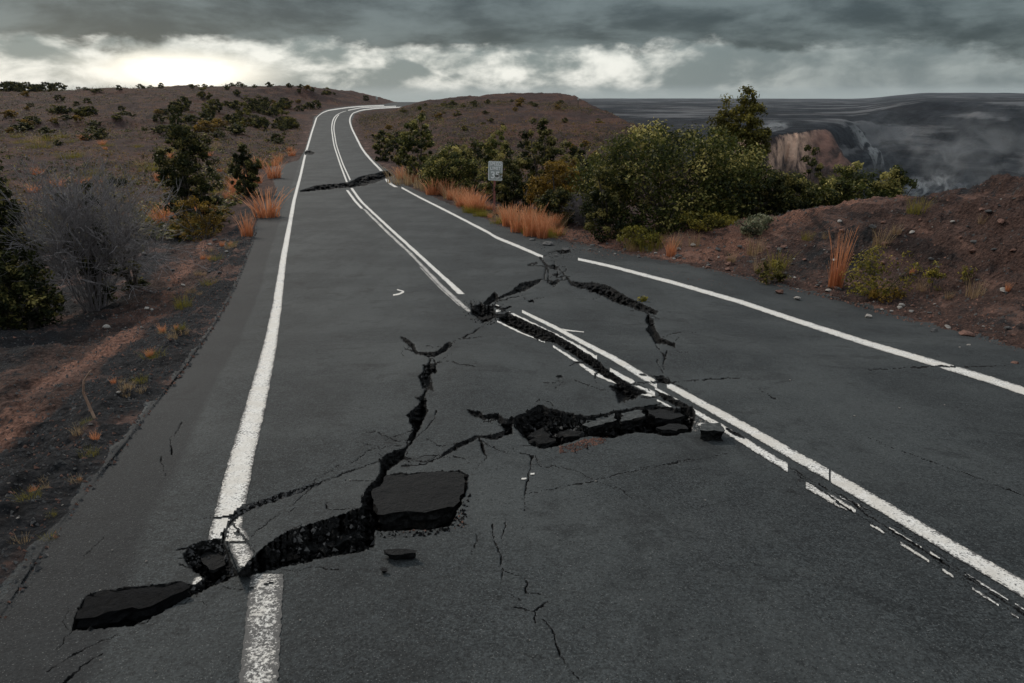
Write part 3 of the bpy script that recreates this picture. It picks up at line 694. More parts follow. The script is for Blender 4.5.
mkslab(zj([(105, 322), (150, 302), (320, 282), (500, 266), (538, 288), (480, 330), (390, 352), (220, 372), (70, 402)]), [.05, .05, .05, .05, .04, .03, .03, .03, .03], .10, tarm, tarm, 'long black asphalt slab lying left of the white edge line', 2, .012)
mkslab(zb([(799, 232), (842, 229), (886, 231), (897, 246), (908, 262), (850, 256), (799, 251)]), [.085, .085, .08, .075, .07, .07, .08], .10, dustm, broken, 'loose grey asphalt chunk beside the centre line', 3, .013)
mkslab(zb([(370, 238), (400, 212), (440, 203), (497, 196), (502, 218), (450, 232), (400, 246)]), [-.04, -.03, -.02, -.02, -.02, -.03, -.04], .08, dustm, broken, 'left grey slab leaning in the wide hole', 4, .01)
mkslab(zb([(512, 192), (560, 182), (596, 184), (604, 205), (560, 214), (520, 226)]), [-.02]*6, .08, dustm, broken, 'middle grey slab leaning in the wide hole', 5, .01)
mkslab(zb([(600, 178), (660, 176), (725, 188), (740, 205), (700, 216), (640, 214)]), [-.03]*6, .08, slabm, broken, 'dark slab sunk beneath the centre stripe end of the wide hole', 6, .012)
mkslab(zb([(640, 243), (690, 233), (752, 238), (762, 252), (720, 260), (660, 256)]), [-.02]*6, .07, slabm, broken, 'low dark slab at the near right rim of the wide hole', 7, .01)
mkslab(zb([(180, 262), (222, 250), (262, 268), (250, 300), (212, 310), (188, 292)]), [-.05]*6, .08, broken, broken, 'jagged black lump at the left end of the wide hole', 8, .018)
mkslab(zb([(285, 262), (330, 250), (372, 262), (350, 282), (300, 288)]), [-.05]*5, .07, broken, broken, 'jagged black lump left of the two grey slabs in the wide hole', 18, .016)
mkslab(ze([(578, 309), (610, 306), (664, 314), (662, 322), (620, 325), (590, 324)]), [.04]*6, .04, slabm, broken, 'small flat black fragment just below the big slab', 9, .006)
mkslab(ze([(562, 360), (575, 356), (586, 361), (584, 367), (566, 368)]), [.02]*5, .02, slabm, broken, 'tiny black fragment nearest the fault', 10, .003)
mkslab(ze([(262, 318), (330, 300), (420, 275), (495, 250), (500, 268), (430, 296), (340, 318), (275, 330)]), [-.035]*8, .07, slabm, broken, 'narrow black slab fallen into the fault under the tilted plate', 11, .012)
mkslab(ze([(60, 300), (100, 292), (124, 312), (128, 345), (95, 360), (62, 345)]), [-.05]*6, .06, slabm, broken, 'broken black lump in the hole at the left white line', 12, .014)

# ------------------------------------------------------------------ loose rocks and gravel
def rock_mesh(name, seed, m, flat=.6):
    import bmesh
    bm = bmesh.new(); bmesh.ops.create_icosphere(bm, subdivisions=3, radius=.5); r = np.random.RandomState(seed)
    pl = [(Vector(r.normal(0, 1, 3)).normalized(), r.uniform(.26, .42)) for _ in range(11)]
    for v in bm.verts:
        for n_, d_ in pl:
            k = v.co.dot(n_)-d_
            if k > 0: v.co -= n_*k
        v.co.z *= flat; v.co += v.co.normalized()*float(r.normal(0, .008))
    me = bpy.data.meshes.new(name); bm.to_mesh(me); bm.free(); me.materials.append(m); return me
def gz(X, Y): return float(G(np.array([X]), np.array([Y]))[0])
def xat(u, Y, dzv=0.0):
    X = 0.0
    for _ in range(4): X = (u-512)/F*(Y*CP-(gz(X, Y)-CZ)*SP)
    return X
def at_ground(u, v):
    d = pixdir(u, v); T = np.geomspace(1.5, 400, 1500); X = d.x*T; Y = d.y*T; Z = CZ+d.z*T
    g = G(X, Y); k = np.argmax(Z < g)
    if k == 0: k = len(T)-1
    t0, t1 = T[k-1], T[k]
    for _ in range(12):
        t = (t0+t1)/2
        if CZ+d.z*t < gz(d.x*t, d.y*t): t1 = t
        else: t0 = t
    return Vector((d.x*t1, d.y*t1, gz(d.x*t1, d.y*t1)))
rmesh = {k: [rock_mesh('rock', 10+i*7+s, m) for i in range(4)] for s, (k, m) in enumerate((('red', rock_red), ('grey', rock_grey), ('pale', rock_pale)))}
rq = random.Random(11)
def put_rock(u, v, px, kind, label, group=None, name='rock'):
    p = at_ground(u, v); zc = p.y*CP-(p.z-CZ)*SP; s = px*zc/F
    o = bpy.data.objects.new(name, rq.choice(rmesh[kind])); col.objects.link(o)
    o.location = p+Vector((0, 0, s*.12)); o.scale = (s*rq.uniform(.8, 1.2), s*rq.uniform(.7, 1.0), s*rq.uniform(.7, 1)); o.rotation_euler = (rq.uniform(-.3, .3), rq.uniform(-.3, .3), rq.uniform(0, 6))
    return tag(o, label, 'rock', group)
put_rock(780, 293, 10, 'red', 'brown rock at the foot of the bank beside a pale one'); put_rock(797, 299, 8, 'pale', 'pale rounded rock at the pavement edge under the bank')
put_rock(868, 317, 9, 'pale', 'flat pale rock on the right pavement edge below the yellow green bush'); put_rock(934, 332, 11, 'grey', 'grey rock at the foot of the bank near the right border')
put_rock(966, 336, 17, 'red', 'reddish block fallen at the foot of the layered bank'); put_rock(1015, 364, 10, 'red', 'lone tan rock on the pavement at the right border'); put_rock(969, 346, 6, 'pale', 'small red stone lying on the right shoulder')
for i in range(62):
    u = rq.uniform(590, 1015); vb = np.interp(u, [590, 690, 760, 850, 940, 1024], [246, 262, 277, 297, 322, 344])+rq.uniform(-7, 5)
    put_rock(u, vb, rq.choice([2, 2.5, 3, 4, 5, 6.5]), rq.choice(['red', 'red', 'grey', 'pale']) if rq.random() < .9 else 'pale', 'small rock in the litter along the foot of the red bank', 'small rocks along the foot of the red bank')
for i in range(110):
    u = rq.uniform(640, 1020); t = rq.uniform(.1, .95); v0 = np.interp(u, [640, 720, 800, 900, 1024], [245, 240, 224, 197, 181]); v1 = np.interp(u, [640, 760, 850, 940, 1024], [252, 277, 297, 322, 344])
    put_rock(u, v0+(v1-v0)*t, rq.choice([2, 3, 3, 4, 5, 7, 9]), rq.choice(['grey', 'red', 'red', 'grey', 'grey', 'pale']), 'small rock lying on the slope of the right bank', 'small rocks on the slope of the right bank')
for i in range(70):
    t = rq.random(); v = 240+t*t*360; u = np.interp(v, [240, 305, 365, 445, 530, 640], [240, 205, 170, 120, 60, -10])-rq.uniform(4, 90)*(.3+t)
    if u < 2: continue
    put_rock(u, v, rq.choice([2, 2.5, 3, 4, 5]), rq.choice(['grey', 'red', 'grey', 'pale']), 'small rock scattered on the left verge', 'small rocks on the left verge')
put_rock(106, 328, 9, 'pale', 'flat pale stone on the red band of the left verge'); put_rock(146, 309, 6, 'pale', 'light stone on the grey upper part of the left verge')
put_rock(144, 254, 6, 'pale', 'whitish stone near the bare grey bush')
for (u, v) in ((146, 561), (188, 563), (100, 590), (155, 671), (641, 600), (530, 640), (350, 480), (596, 481), (790, 380), (855, 416), (900, 408), (945, 405), (112, 550), (100, 660), (62, 505), (300, 620), (960, 347), (705, 500)):
    p = hitpx(u, v, .006); s = 2.6*(p.y*CP-(p.z-CZ)*SP)/F; o = bpy.data.objects.new('pebble', rq.choice(rmesh['pale'])); col.objects.link(o); o.location = p; o.scale = (s, s*.8, s*.7); o.rotation_euler = (0, 0, rq.uniform(0, 6))
    tag(o, 'tiny pale pebble lying on the asphalt', 'pebble', 'tiny pale pebbles on the asphalt')
# gravel: small broken stones nobody could count
def tetra_cloud(points, sizes, seed):
    r = np.random.RandomState(seed); n = len(points)
    b = np.array([[1, 0, -.4], [-.6, .8, -.4], [-.6, -.8, -.4], [.1, .1, .7]])[None]*(.6+.6*r.rand(n, 4, 1))
    a = r.rand(n)*6.28; c, s = np.cos(a), np.sin(a)
    x = b[..., 0]*c[:, None]-b[..., 1]*s[:, None]; y = b[..., 0]*s[:, None]+b[..., 1]*c[:, None]
    v = np.stack([x, y, b[..., 2]], -1)*sizes[:, None, None]*.5+points[:, None, :]
    f = (np.array([[0, 1, 3], [1, 2, 3], [2, 0, 3], [0, 2, 1]])[None]+(np.arange(n)*4)[:, None, None]).reshape(-1, 3)
    return v.reshape(-1, 3), f
def gravel(name, n, fpos, smin, smax, m, label, seed):
    r = np.random.RandomState(seed); X, Y = fpos(r, n); Z = G(X, Y); sz = smin+(smax-smin)*r.rand(n)**3
    v, f = tetra_cloud(np.stack([X, Y, Z], -1), sz*(.6+Y*.03), seed); o = link(name, mesh_np(name, v, f, False), None, m); return tag(o, label, 'gravel', kind='stuff')
def left_pos(r, n):
    Y = 1.6+r.rand(n)**1.6*22; s = -.02+np.abs(r.normal(0, 1.6, n)); return Xl(Y)-s, Y
def right_pos(r, n):
    Y = 5+r.rand(n)*20; s = -.10+np.abs(r.normal(0, .7, n)); return Xr(Y)+s, Y
gravel('gravel', 26000, left_pos, .008, .075, rock_grey, 'dark grey cinder gravel strewn over the left verge', 1)
gravel('gravel', 9000, left_pos, .008, .07, rock_red, 'reddish cinder gravel strewn over the left verge', 2)
gravel('gravel', 7000, right_pos, .01, .07, rock_red, 'reddish gravel along the foot of the right bank', 3)
def slope_pos(r, n):
    Y = 6+r.rand(n)*17; s = .3+r.rand(n)*5.5; return Xr(Y)+s, Y
gravel('gravel', 9000, slope_pos, .015, .09, rock_grey, 'dark cinders on the slope of the right bank', 4)
gravel('gravel', 5000, slope_pos, .015, .08, rock_red, 'red cinders on the slope of the right bank', 5)
def crumbs(poly, n, m, label, seed, smax=.03):
    r = np.random.RandomState(seed); p = np.array(poly); q = []
    while len(q) < n:
        a = r.uniform(p[:, 0].min(), p[:, 0].max(), n*3); b = r.uniform(p[:, 1].min(), p[:, 1].max(), n*3); k = inpoly(poly, a, b); q += list(zip(a[k], b[k]))
    q = np.array(q[:n]); X, Y, Z = surf(q[:, 0], q[:, 1], .004)
    v, f = tetra_cloud(np.stack([X, Y, Z], -1), .006+smax*r.rand(n)**2, seed); return tag(link('rubble', mesh_np('rubble', v, f, False), None, m), label, 'rubble', kind='stuff')
crumbs(FISS, 900, broken, 'black asphalt crumbs filling the long opening', 1, .05)
crumbs(zb([(110, 212), (215, 170), (390, 208), (540, 180), (775, 170), (770, 260), (560, 265), (380, 280), (215, 322), (125, 240)]), 900, broken, 'black crumbs in the wide hole', 2, .07)
crumbs(zb([(285, 318), (380, 290), (470, 275), (455, 305), (400, 315), (340, 335), (290, 340)]), 260, rock_red, 'reddish crumbs along the near rim of the wide hole', 3, .03)
crumbs(LIP, 700, broken, 'black crumbs in the deep fault', 4, .05)
crumbs(LIP, 160, rock_grey, 'grey stones of the road base in the deep fault', 14, .045)
crumbs(zb([(150, 230), (390, 215), (560, 250), (380, 275), (215, 315)]), 170, rock_grey, 'grey stones of the road base in the wide hole', 15, .05)
crumbs(ze([(540, 240), (560, 250), (700, 245), (790, 170), (800, 245), (640, 265)]), 60, rock_red, 'reddish crumbs in front of the tipped black slab', 16, .018)
crumbs(ze([(540, 240), (560, 250), (700, 245), (770, 200), (820, 150), (800, 245), (700, 270), (560, 275)]), 240, broken, 'crumbs around the tipped black slab', 5, .025)
crumbs(za([(80, 240), (200, 225), (240, 290), (160, 330), (80, 300)]), 260, broken, 'crumbs where the centre line is torn', 6, .05)
crumbs(zb([(765, 205), (800, 215), (860, 225), (790, 260), (760, 250)]), 90, rock_pale, 'pale paint crumbs beside the loose chunk', 7, .025)
crumbs(za([(580, 95), (1000, 180), (1020, 215), (700, 130), (580, 120)]), 120, rock_red, 'red grit washed onto the right shoulder', 8, .03)

crumbs(za([(300, 30), (420, 20), (620, 75), (560, 108), (470, 95), (380, 100)]), 420, rock_grey, 'grey rubble on the broken right edge of the pavement', 9, .09)
crumbs(za([(380, 10), (560, 50), (640, 95), (560, 95), (440, 60)]), 200, rock_red, 'reddish rubble on the broken right edge of the pavement', 10, .08)
for n_, (i_, poly) in enumerate(HOLES):
    if i_ in (2, 4, 5) and len(poly) > 7: pp = np.array(poly); c_ = pp.mean(0); crumbs([tuple(c_+(q-c_)*1.02) for q in pp], 70 if i_ != 5 else 130, broken if n_ % 3 else rock_grey, 'asphalt crumbs in and around a crack', 30+n_, .035)
for (u, v, s_px) in ((548, 245, 16), (566, 250, 12), (532, 240, 10), (590, 250, 7), (556, 256, 7), (600, 247, 6), (575, 240, 6)):
    p = at_ground(u, v); s = s_px*(p.y*CP-(p.z-CZ)*SP)/F; o = bpy.data.objects.new('rock', rq.choice(rmesh['grey'])); col.objects.link(o); o.location = p+Vector((0, 0, s*.1)); o.scale = (s, s*.7, s*.45); o.rotation_euler = (0, 0, rq.uniform(0, 6))
    tag(o, 'dark chunk of rubble at the gap in the right edge line', 'rock', 'dark chunks at the gap in the right edge line')
# ------------------------------------------------------------------ vegetation
def tube(pts, rad, sides=5):
    vs = []; fs = []
    for i, p in enumerate(pts):
        d = (pts[min(i+1, len(pts)-1)]-pts[max(i-1, 0)]).normalized(); a = d.orthogonal().normalized(); b = d.cross(a)
        for k in range(sides):
            t = 6.2832*k/sides; vs.append(p+(a*math.cos(t)+b*math.sin(t))*rad[i])
    for i in range(len(pts)-1):
        for k in range(sides):
            fs.append((i*sides+k, i*sides+(k+1) % sides, (i+1)*sides+(k+1) % sides, (i+1)*sides+k))
    return vs, fs
def leaves(C, Rc, n_each, size, seed, tint, up=.4):
    """C: clump centres, Rc: clump radii; rosettes of small folded leaves"""
    r = np.random.RandomState(seed); n = len(C)*n_each
    c = np.repeat(C, n_each, 0); rad = np.repeat(Rc, n_each)
    d = r.normal(0, 1, (n, 3)); d /= np.linalg.norm(d, axis=1)[:, None]; rr_ = r.rand(n)**.45
    p = c+d*(rad*rr_)[:, None]*np.array([1, 1, .8])
    nrm = d*.9+np.array([0, 0, up])+r.normal(0, .5, (n, 3)); nrm /= np.linalg.norm(nrm, axis=1)[:, None]
    t1 = np.cross(nrm, r.normal(0, 1, (n, 3))); t1 /= np.linalg.norm(t1, axis=1)[:, None]; t2 = np.cross(nrm, t1)
    s = size*(.6+.8*r.rand(n))[:, None]
    v = np.stack([p-t1*s*.6, p-t2*s*.32+nrm*s*.08, p+t1*s*.6, p+t2*s*.32+nrm*s*.08], 1).reshape(-1, 3)
    f = np.arange(n*4).reshape(-1, 4)
    # outer and upper leaves of a clump get lighter tints
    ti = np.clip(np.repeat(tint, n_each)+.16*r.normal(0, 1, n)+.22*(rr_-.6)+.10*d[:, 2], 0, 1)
    return v, f, np.repeat(ti, 4)
def crown_points(W, Dp, H, n, seed, shape='round', gaps=.35, z0=.0):
    r = np.random.RandomState(seed); out = []
    while len(out) < n:
        p = r.uniform(-1, 1, 3); z = (p[2]+1)/2
        if shape == 'round': rad = math.sqrt(max(0, 1-(max(z-.42, 0)/.58)**2))*(.72+.28*min(z/.35, 1))
        elif shape == 'spire': rad = min(1, (1-z)/.40)**.45*.93+.07
        elif shape == 'cone': rad = (1-z)**.75*.95+.06 if z > .15 else .8
        elif shape == 'column': rad = math.sqrt(max(0, 1-abs(z-.5)**2.4*5.2))*.9+.05
        else: rad = 1-.3*z
        rad *= 1+.24*float(vnoise(math.atan2(p[1], p[0])*1.6+seed, z*3.5, seed))
        h = math.hypot(p[0], p[1])
        if h > rad or h < rad*.35 and z < .75: continue
        if float(vnoise(p[0]*2.4+seed, p[1]*2.4+z*5, seed+5)) < -1+gaps*2 and r.rand() < .85: continue
        top_ = 1+.14*float(vnoise(p[0]*2.6, p[1]*2.6+seed, seed+9))
        out.append((p[0]*W/2, p[1]*Dp/2, z0+z*(H-z0)*top_))
    return np.array(out)
def shrub(name, W, H, seed, leafm, label, cat, loc, shape='round', clumps=110, each=60, leaf=.08, gaps=.3, parts=('foliage', 'stem'), tint0=.38, tintv=.22, z0=.05, group=None, Dp=None, stems=7, rad0=.05):
    root = empty(name, loc); r = np.random.RandomState(seed); Dp = Dp or W*.8
    C = crown_points(W, Dp, H, clumps, seed, shape, gaps, z0)
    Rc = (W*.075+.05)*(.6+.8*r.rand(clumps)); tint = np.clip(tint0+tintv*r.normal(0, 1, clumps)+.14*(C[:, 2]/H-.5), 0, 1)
    v, f, ti = leaves(C, Rc, each, leaf, seed, tint)
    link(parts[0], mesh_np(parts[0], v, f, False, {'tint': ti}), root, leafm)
    V, Fs = [], []
    for k in range(stems):
        e = Vector(C[r.randint(clumps)]); b0 = Vector((r.normal(0, W*.03), r.normal(0, W*.03), -.12))
        m1 = b0.lerp(e, .4)+Vector((r.normal(0, W*.04), r.normal(0, W*.04), H*.06)); pts = [b0, m1, b0.lerp(e, .75)+Vector((0, 0, H*.04)), e]
        vs, fs = tube(pts, [rad0, rad0*.7, rad0*.45, rad0*.2]); o = len(V); V += vs; Fs += [tuple(i+o for i in q) for q in fs]
        for j in range(5):
            e2 = Vector(C[r.randint(clumps)])
            if (e2-pts[2]).length < W*.4:
                vs, fs = tube([pts[1+j % 2], pts[1+j % 2].lerp(e2, .5)+Vector((0, 0, .03*H)), e2], [rad0*.45, rad0*.3, rad0*.12], 4); o = len(V); V += vs; Fs += [tuple(i+o for i in q) for q in fs]
    me = bpy.data.meshes.new(parts[1]); me.from_pydata(V, [], Fs); link(parts[1], me, root, barkm)
    return tag(root, label, cat, group)
def place(u, Y): X = xat(u, Y); return Vector((X, Y, gz(X, Y)-.03))
def pxs(Y, u=512): X = xat(u, Y); return (Y*CP-(gz(X, Y)-CZ)*SP)/F
def bush(u, Y, wpx, vtop, seed, m, label, vbase=None, name='shrub', cat='shrub', parts=('foliage', 'stem'), **kw):
    p = place(u, Y); k = pxs(Y, u)
    # height so that the top reaches image row vtop
    b = (vtop-341.5)/F; zc = Y*CP-(p.z-CZ)*SP
    H = (CZ+Y*math.tan(-(PITCH+math.atan(b)))-p.z)*1.0
    return shrub(name, wpx*k, max(H, .2), seed, m, label, cat, p, parts=parts, **kw)
T = dict(name='tree', cat='tree', parts=('crown', 'trunk'))
# right side, near to far
bush(668, 21.5, 176, 124, 1, leaf_green, 'biggest rounded green shrub right of the road behind the rubble', clumps=420, each=80, leaf=.085, gaps=.22, stems=16, tint0=.36)
bush(612, 20.5, 62, 165, 2, leaf_dark, 'dark shrub at the left foot of the biggest shrub', clumps=90, each=70, leaf=.08)
bush(730, 24.5, 56, 94, 3, leaf_olive, 'tall pointed tree rising above the right shrubs', shape='spire', clumps=420, each=75, leaf=.08, gaps=.06, tint0=.34, tintv=.14, **T)
bush(768, 21.5, 74, 168, 4, leaf_dark, 'low dark green shrub beside the pointed tree', clumps=150, each=75, leaf=.08, gaps=.15)
bush(797, 25, 44, 150, 5, leaf_dark, 'slim open branched tree standing in front of the tan cliff', shape='round', clumps=42, each=60, leaf=.09, gaps=.35, z0=.9, **T)
bush(852, 20.5, 84, 168, 6, leaf_green, 'rounded shrub at the crest of the bank before the crater', clumps=190, each=75, leaf=.08, gaps=.25, tint0=.3)
bush(826, 22.5, 60, 172, 42, leaf_dark, 'dark green shrub filling the crest left of the rounded one', clumps=120, each=75, leaf=.08, gaps=.15)
bush(790, 22.0, 58, 178, 43, leaf_green, 'mid green shrub filling the crest below the slim tree', clumps=130, each=75, leaf=.08, gaps=.15, tint0=.3)
bush(560, 24.5, 46, 188, 44, leaf_dark, 'low dark shrub in front of the rusty one', clumps=80, each=70, leaf=.075, gaps=.15)
bush(893, 20, 42, 164, 7, leaf_green, 'small sparse shrub at the right end of the crest', clumps=40, each=60, leaf=.075, gaps=.4, tint0=.3)
bush(556, 26, 62, 158, 8, leaf_rust, 'rusty orange green shrub left of the biggest shrub', clumps=120, each=75, leaf=.085, tint0=.42)
bush(540, 29.5, 44, 121, 9, leaf_dark, 'upright dark tree with a knobby top left of the rusty shrub', shape='column', clumps=110, each=70, leaf=.10, tint0=.42, **T)
bush(515, 28.5, 42, 150, 10, leaf_dark, 'dark green shrub just right of the speed limit sign', clumps=100, each=70, leaf=.09)
bush(497, 35, 40, 130, 11, leaf_green, 'tree with pale tufted top behind the sign', shape='column', clumps=90, each=60, leaf=.11, tint0=.5, **T)
bush(452, 38, 62, 148, 12, leaf_green, 'broad shrub with pale leaf tips left of the sign', clumps=190, each=75, leaf=.10, tint0=.52)
bush(420, 45, 40, 112, 13, leaf_green, 'taller pale topped shrub at the left end of the right hand row', clumps=90, each=60, leaf=.14, tint0=.42)
bush(470, 42, 60, 138, 14, leaf_dark, 'grey green shrub behind the broad shrub', clumps=100, each=60, leaf=.12)
bush(575, 30, 40, 140, 15, leaf_dark, 'dark bush behind the rusty shrub', clumps=80, each=60, leaf=.10)
bush(383, 66, 20, 136, 16, leaf_dark, 'dark bush at the right pavement edge past the rupture', clumps=40, each=50, leaf=.16)
bush(590, 36, 50, 150, 41, leaf_olive, 'olive bush in the gap before the brown hill', clumps=70, each=60, leaf=.11)
bush(640, 18.8, 42, 226, 17, moss, 'low yellow green plant at the foot of the biggest shrub', clumps=36, each=60, leaf=.05, tint0=.35)
bush(705, 19.2, 60, 215, 18, leaf_olive, 'yellowish low bush at the right foot of the biggest shrub', clumps=60, each=60, leaf=.06, tint0=.6)
bush(756, 17.3, 38, 210, 19, leaf_pale, 'small pale green bush on the crest of the red bank', clumps=36, each=40, leaf=.06, gaps=.3, tint0=.5)
def bushpx(u, v, wpx, hpx, seed, m, label, **kw):
    p = at_ground(u, v); k = (p.y*CP-(p.z-CZ)*SP)/F; nm = kw.pop('name', 'shrub'); ct = kw.pop('cat', 'shrub')
    return shrub(nm, wpx*k, hpx*k*1.02, seed, m, label, ct, p-Vector((0, 0, .02)), **kw)
bushpx(880, 296, 66, 50, 20, leaf_olive, 'sparse yellow green bush growing low on the red bank', clumps=60, each=22, leaf=.045, gaps=.4, tint0=.62, rad0=.012, stems=9)
bushpx(770, 283, 30, 22, 21, leaf_olive, 'small clump of green at the foot of the bank', clumps=26, each=40, leaf=.045, tint0=.4, rad0=.01)
bushpx(884, 300, 36, 12, 22, leaf_rust, 'orange brown ground plant under the yellow green bush', clumps=20, each=30, leaf=.04, tint0=.7, rad0=.008)
bushpx(932, 292, 14, 30, 23, leaf_olive, 'slim yellow green sprig on the right bank', clumps=14, each=22, leaf=.04, tint0=.6, rad0=.006, shape='column')
bushpx(966, 284, 12, 20, 24, leaf_olive, 'tiny yellow green sprig high on the bank near the right border', clumps=10, each=18, leaf=.035, tint0=.6, rad0=.006, shape='column')
bushpx(643, 303, 7, 8, 25, moss, 'tiny bright green weed sprouting from the arched crack', clumps=9, each=16, leaf=.035, tint0=.8, rad0=.004, stems=3, name='weed', cat='weed')
# left side
bush(12, 12.2, 74, 162, 30, leaf_dark, 'big dark green shrub at the left border', clumps=200, each=80, leaf=.065, tint0=.36, gaps=.25)
bush(26, 11.5, 74, 252, 31, leaf_dark, 'low dark shrub with pale tips in the left corner below the big one', clumps=110, each=60, leaf=.055, tint0=.36)
bush(100, 13.4, 46, 178, 32, leaf_dark, 'leafy dark shrub growing inside the bare grey bush', clumps=60, each=60, leaf=.055, tint0=.38, shape='column')
bush(134, 15, 36, 170, 33, leaf_dark, 'thin green shrub at the right side of the bare bush', clumps=50, each=55, leaf=.06, tint0=.4)
bush(196, 27, 54, 118, 34, leaf_dark, 'tall dark leafy tree on the left plain', shape='column', clumps=230, each=75, leaf=.085, tint0=.34, gaps=.2, **T)
bush(248, 37, 29, 148, 35, leaf_dark, 'rounded dark bush right of the tall tree on the left', clumps=110, each=70, leaf=.10, tint0=.32)
bush(206, 23, 50, 190, 36, leaf_rust, 'low brownish shrub at the foot of the tall left tree', clumps=50, each=50, leaf=.06, tint0=.35)
bush(180, 90, 12, 106, 37, leaf_dark, 'lone slim bush on the left plain', shape='column', clumps=26, each=45, leaf=.22)
# scrub far away: one builder, many copies
protos = []
for i, (m, sh) in enumerate(((leaf_dark, 'round'), (leaf_olive, 'round'), (leaf_dark, 'column'), (leaf_rust, 'round'))):
    protos.append(shrub('bush', 2.0, 1.4, 60+i, m, 'small dark bush dotted over the distant lava plain', 'bush', (0, 0, 0), shape=sh, clumps=34, each=36, leaf=.16, tint0=.35, stems=4, rad0=.03))
used = set()
def scatter_bush(k, X, Y, sc, label, group, flat=1.0):
    o = protos[k] if k not in used else copy_tree(protos[k]); used.add(k)
    o.location = (X, Y, gz(X, Y)-.05*sc); o.scale = (sc, sc, sc*flat); o.rotation_euler = (0, 0, rq.uniform(0, 6.28)); tag(o, label, 'bush', group)
n = 0
while n < 105:
    Y = rq.uniform(42, 215); s = rq.uniform(3, 110)*(Y/120); X = float(Xl(Y))-s
    if X < -.78*Y: continue
    dens = float(vnoise(X*.05, Y*.03, 7))
    if dens < rq.uniform(-.3, .5): continue
    scatter_bush(rq.choice([0, 0, 1, 2, 3]), X, Y, rq.uniform(.35, .95)*(.6+Y/220), 'small bush scattered over the plain left of the road', 'small bushes on the left plain', rq.uniform(.6, 1)); n += 1
for i in range(34):       # dense scrub along the foot of the left hill
    Y = rq.uniform(120, 185); X = float(Xl(Y))-rq.uniform(3, 26); scatter_bush(rq.choice([0, 0, 1]), X, Y, rq.uniform(1.1, 2.0), 'bush in the dark scrub at the foot of the left hill', 'bushes at the foot of the left hill')
for i in range(16):       # trees on the left skyline
    Y = 205+rq.uniform(-8, 8); u = rq.uniform(-5, 62); X = xat(u, Y); scatter_bush(rq.choice([0, 2]), X, Y, rq.uniform(1.1, 2.1), 'dark tree on the skyline at the far left', 'trees on the far left skyline')
for u in (96, 150, 205, 140, 290, 300, 312, 270, 255, 240):
    Y = 200; scatter_bush(0, xat(u, Y), Y, rq.uniform(.6, 1.2), 'lone bush on the skyline of the left plain', 'bushes along the left skyline')
for i in range(44):
    Y = rq.uniform(98, 124); X = float(Xl(Y))-rq.uniform(6, 85)
    if X > -.78*Y: scatter_bush(rq.choice([0, 0, 0, 3]), X, Y, rq.uniform(.9, 1.9), 'low bush in the dark scrub band crossing the left plain', 'bushes in the scrub band across the left plain', rq.uniform(.4, .8))
n = 0
while n < 46:
    Y = rq.uniform(60, 165); X = float(Xr(Y))+rq.uniform(3, 40)
    if X > float(Xrim(Y))+3: continue
    scatter_bush(rq.choice([0, 1, 3]), X, Y, rq.uniform(.3, .75)*(.6+Y/200), 'small bush scattered over the brown hill right of the road', 'small bushes on the brown hill', rq.uniform(.6, 1)); n += 1
for u in (475, 487, 512, 452, 560, 425): scatter_bush(0, xat(u, 158), 158, rq.uniform(.5, .9), 'lone bush on the top of the brown hill', 'bushes on top of the brown hill')
for (u, Y, s) in ((395, 75, 1.2), (388, 90, .9), (405, 60, 1.0), (380, 100, 1.1), (415, 88, 1.0), (398, 95, 1.1)):
    scatter_bush(0 if s > 1 else 1, xat(u, Y), Y, s, 'bush beside the right edge line past the rupture', 'bushes inside the far bend')
# bare grey bush
def bare_bush(u, Y, wpx, vtop, seed, label):
    p = place(u, Y); W = wpx*pxs(Y, u); H = CZ+Y*math.tan(-(PITCH+math.atan((vtop-341.5)/F)))-p.z
    r = np.random.RandomState(seed); root = empty('bare_bush', p); segs = []
    def grow(a, d, L, rad, lvl):
        pts = [a]; dd = d.copy()
        for k in range(3):
            dd = (dd+Vector(r.normal(0, .16, 3))+Vector((0, 0, .05))).normalized(); pts.append(pts[-1]+dd*L/3)
        segs.append((pts, [rad, rad*.8, rad*.6, rad*.4]))
        if lvl > 0:
            for k in range(4 if lvl > 1 else 5):
                b_ = pts[1+r.randint(3)]; grow(b_, (dd+Vector(r.normal(0, .42, 3))).normalized(), L*.62, rad*.5, lvl-1)
    for k in range(46):
        a = r.rand()*6.28; q = r.rand()**.6; d = Vector((math.cos(a)*q*W/H*.40, math.sin(a)*q*.4, 1)).normalized(); grow(Vector((math.cos(a)*W*.10*q, math.sin(a)*W*.1*q, -.05)), d, H*.5, .011, 3)
    tw, sb = ([], []), ([], [])
    for pts, rad in segs:
        vs, fs = tube(pts, [max(x, .0034) for x in rad], 3 if rad[0] < .006 else 5); V_2, F_2 = tw if rad[0] < .006 else sb; o = len(V_2); V_2 += vs; F_2 += [tuple(i+o for i in q) for q in fs]
    for nm, (a, b) in (('twigs', tw), ('stem', sb)): me = bpy.data.meshes.new(nm); me.from_pydata(a, [], b); link(nm, me, root, twigm)
    return tag(root, label, 'bush')
bare_bush(94, 13.2, 90, 160, 5, 'leafless grey bush of fine twigs left of the road')
bare_bush(606-20, 24, 26, 190, 6, 'small leafless grey bush between the rusty shrub and the biggest shrub')
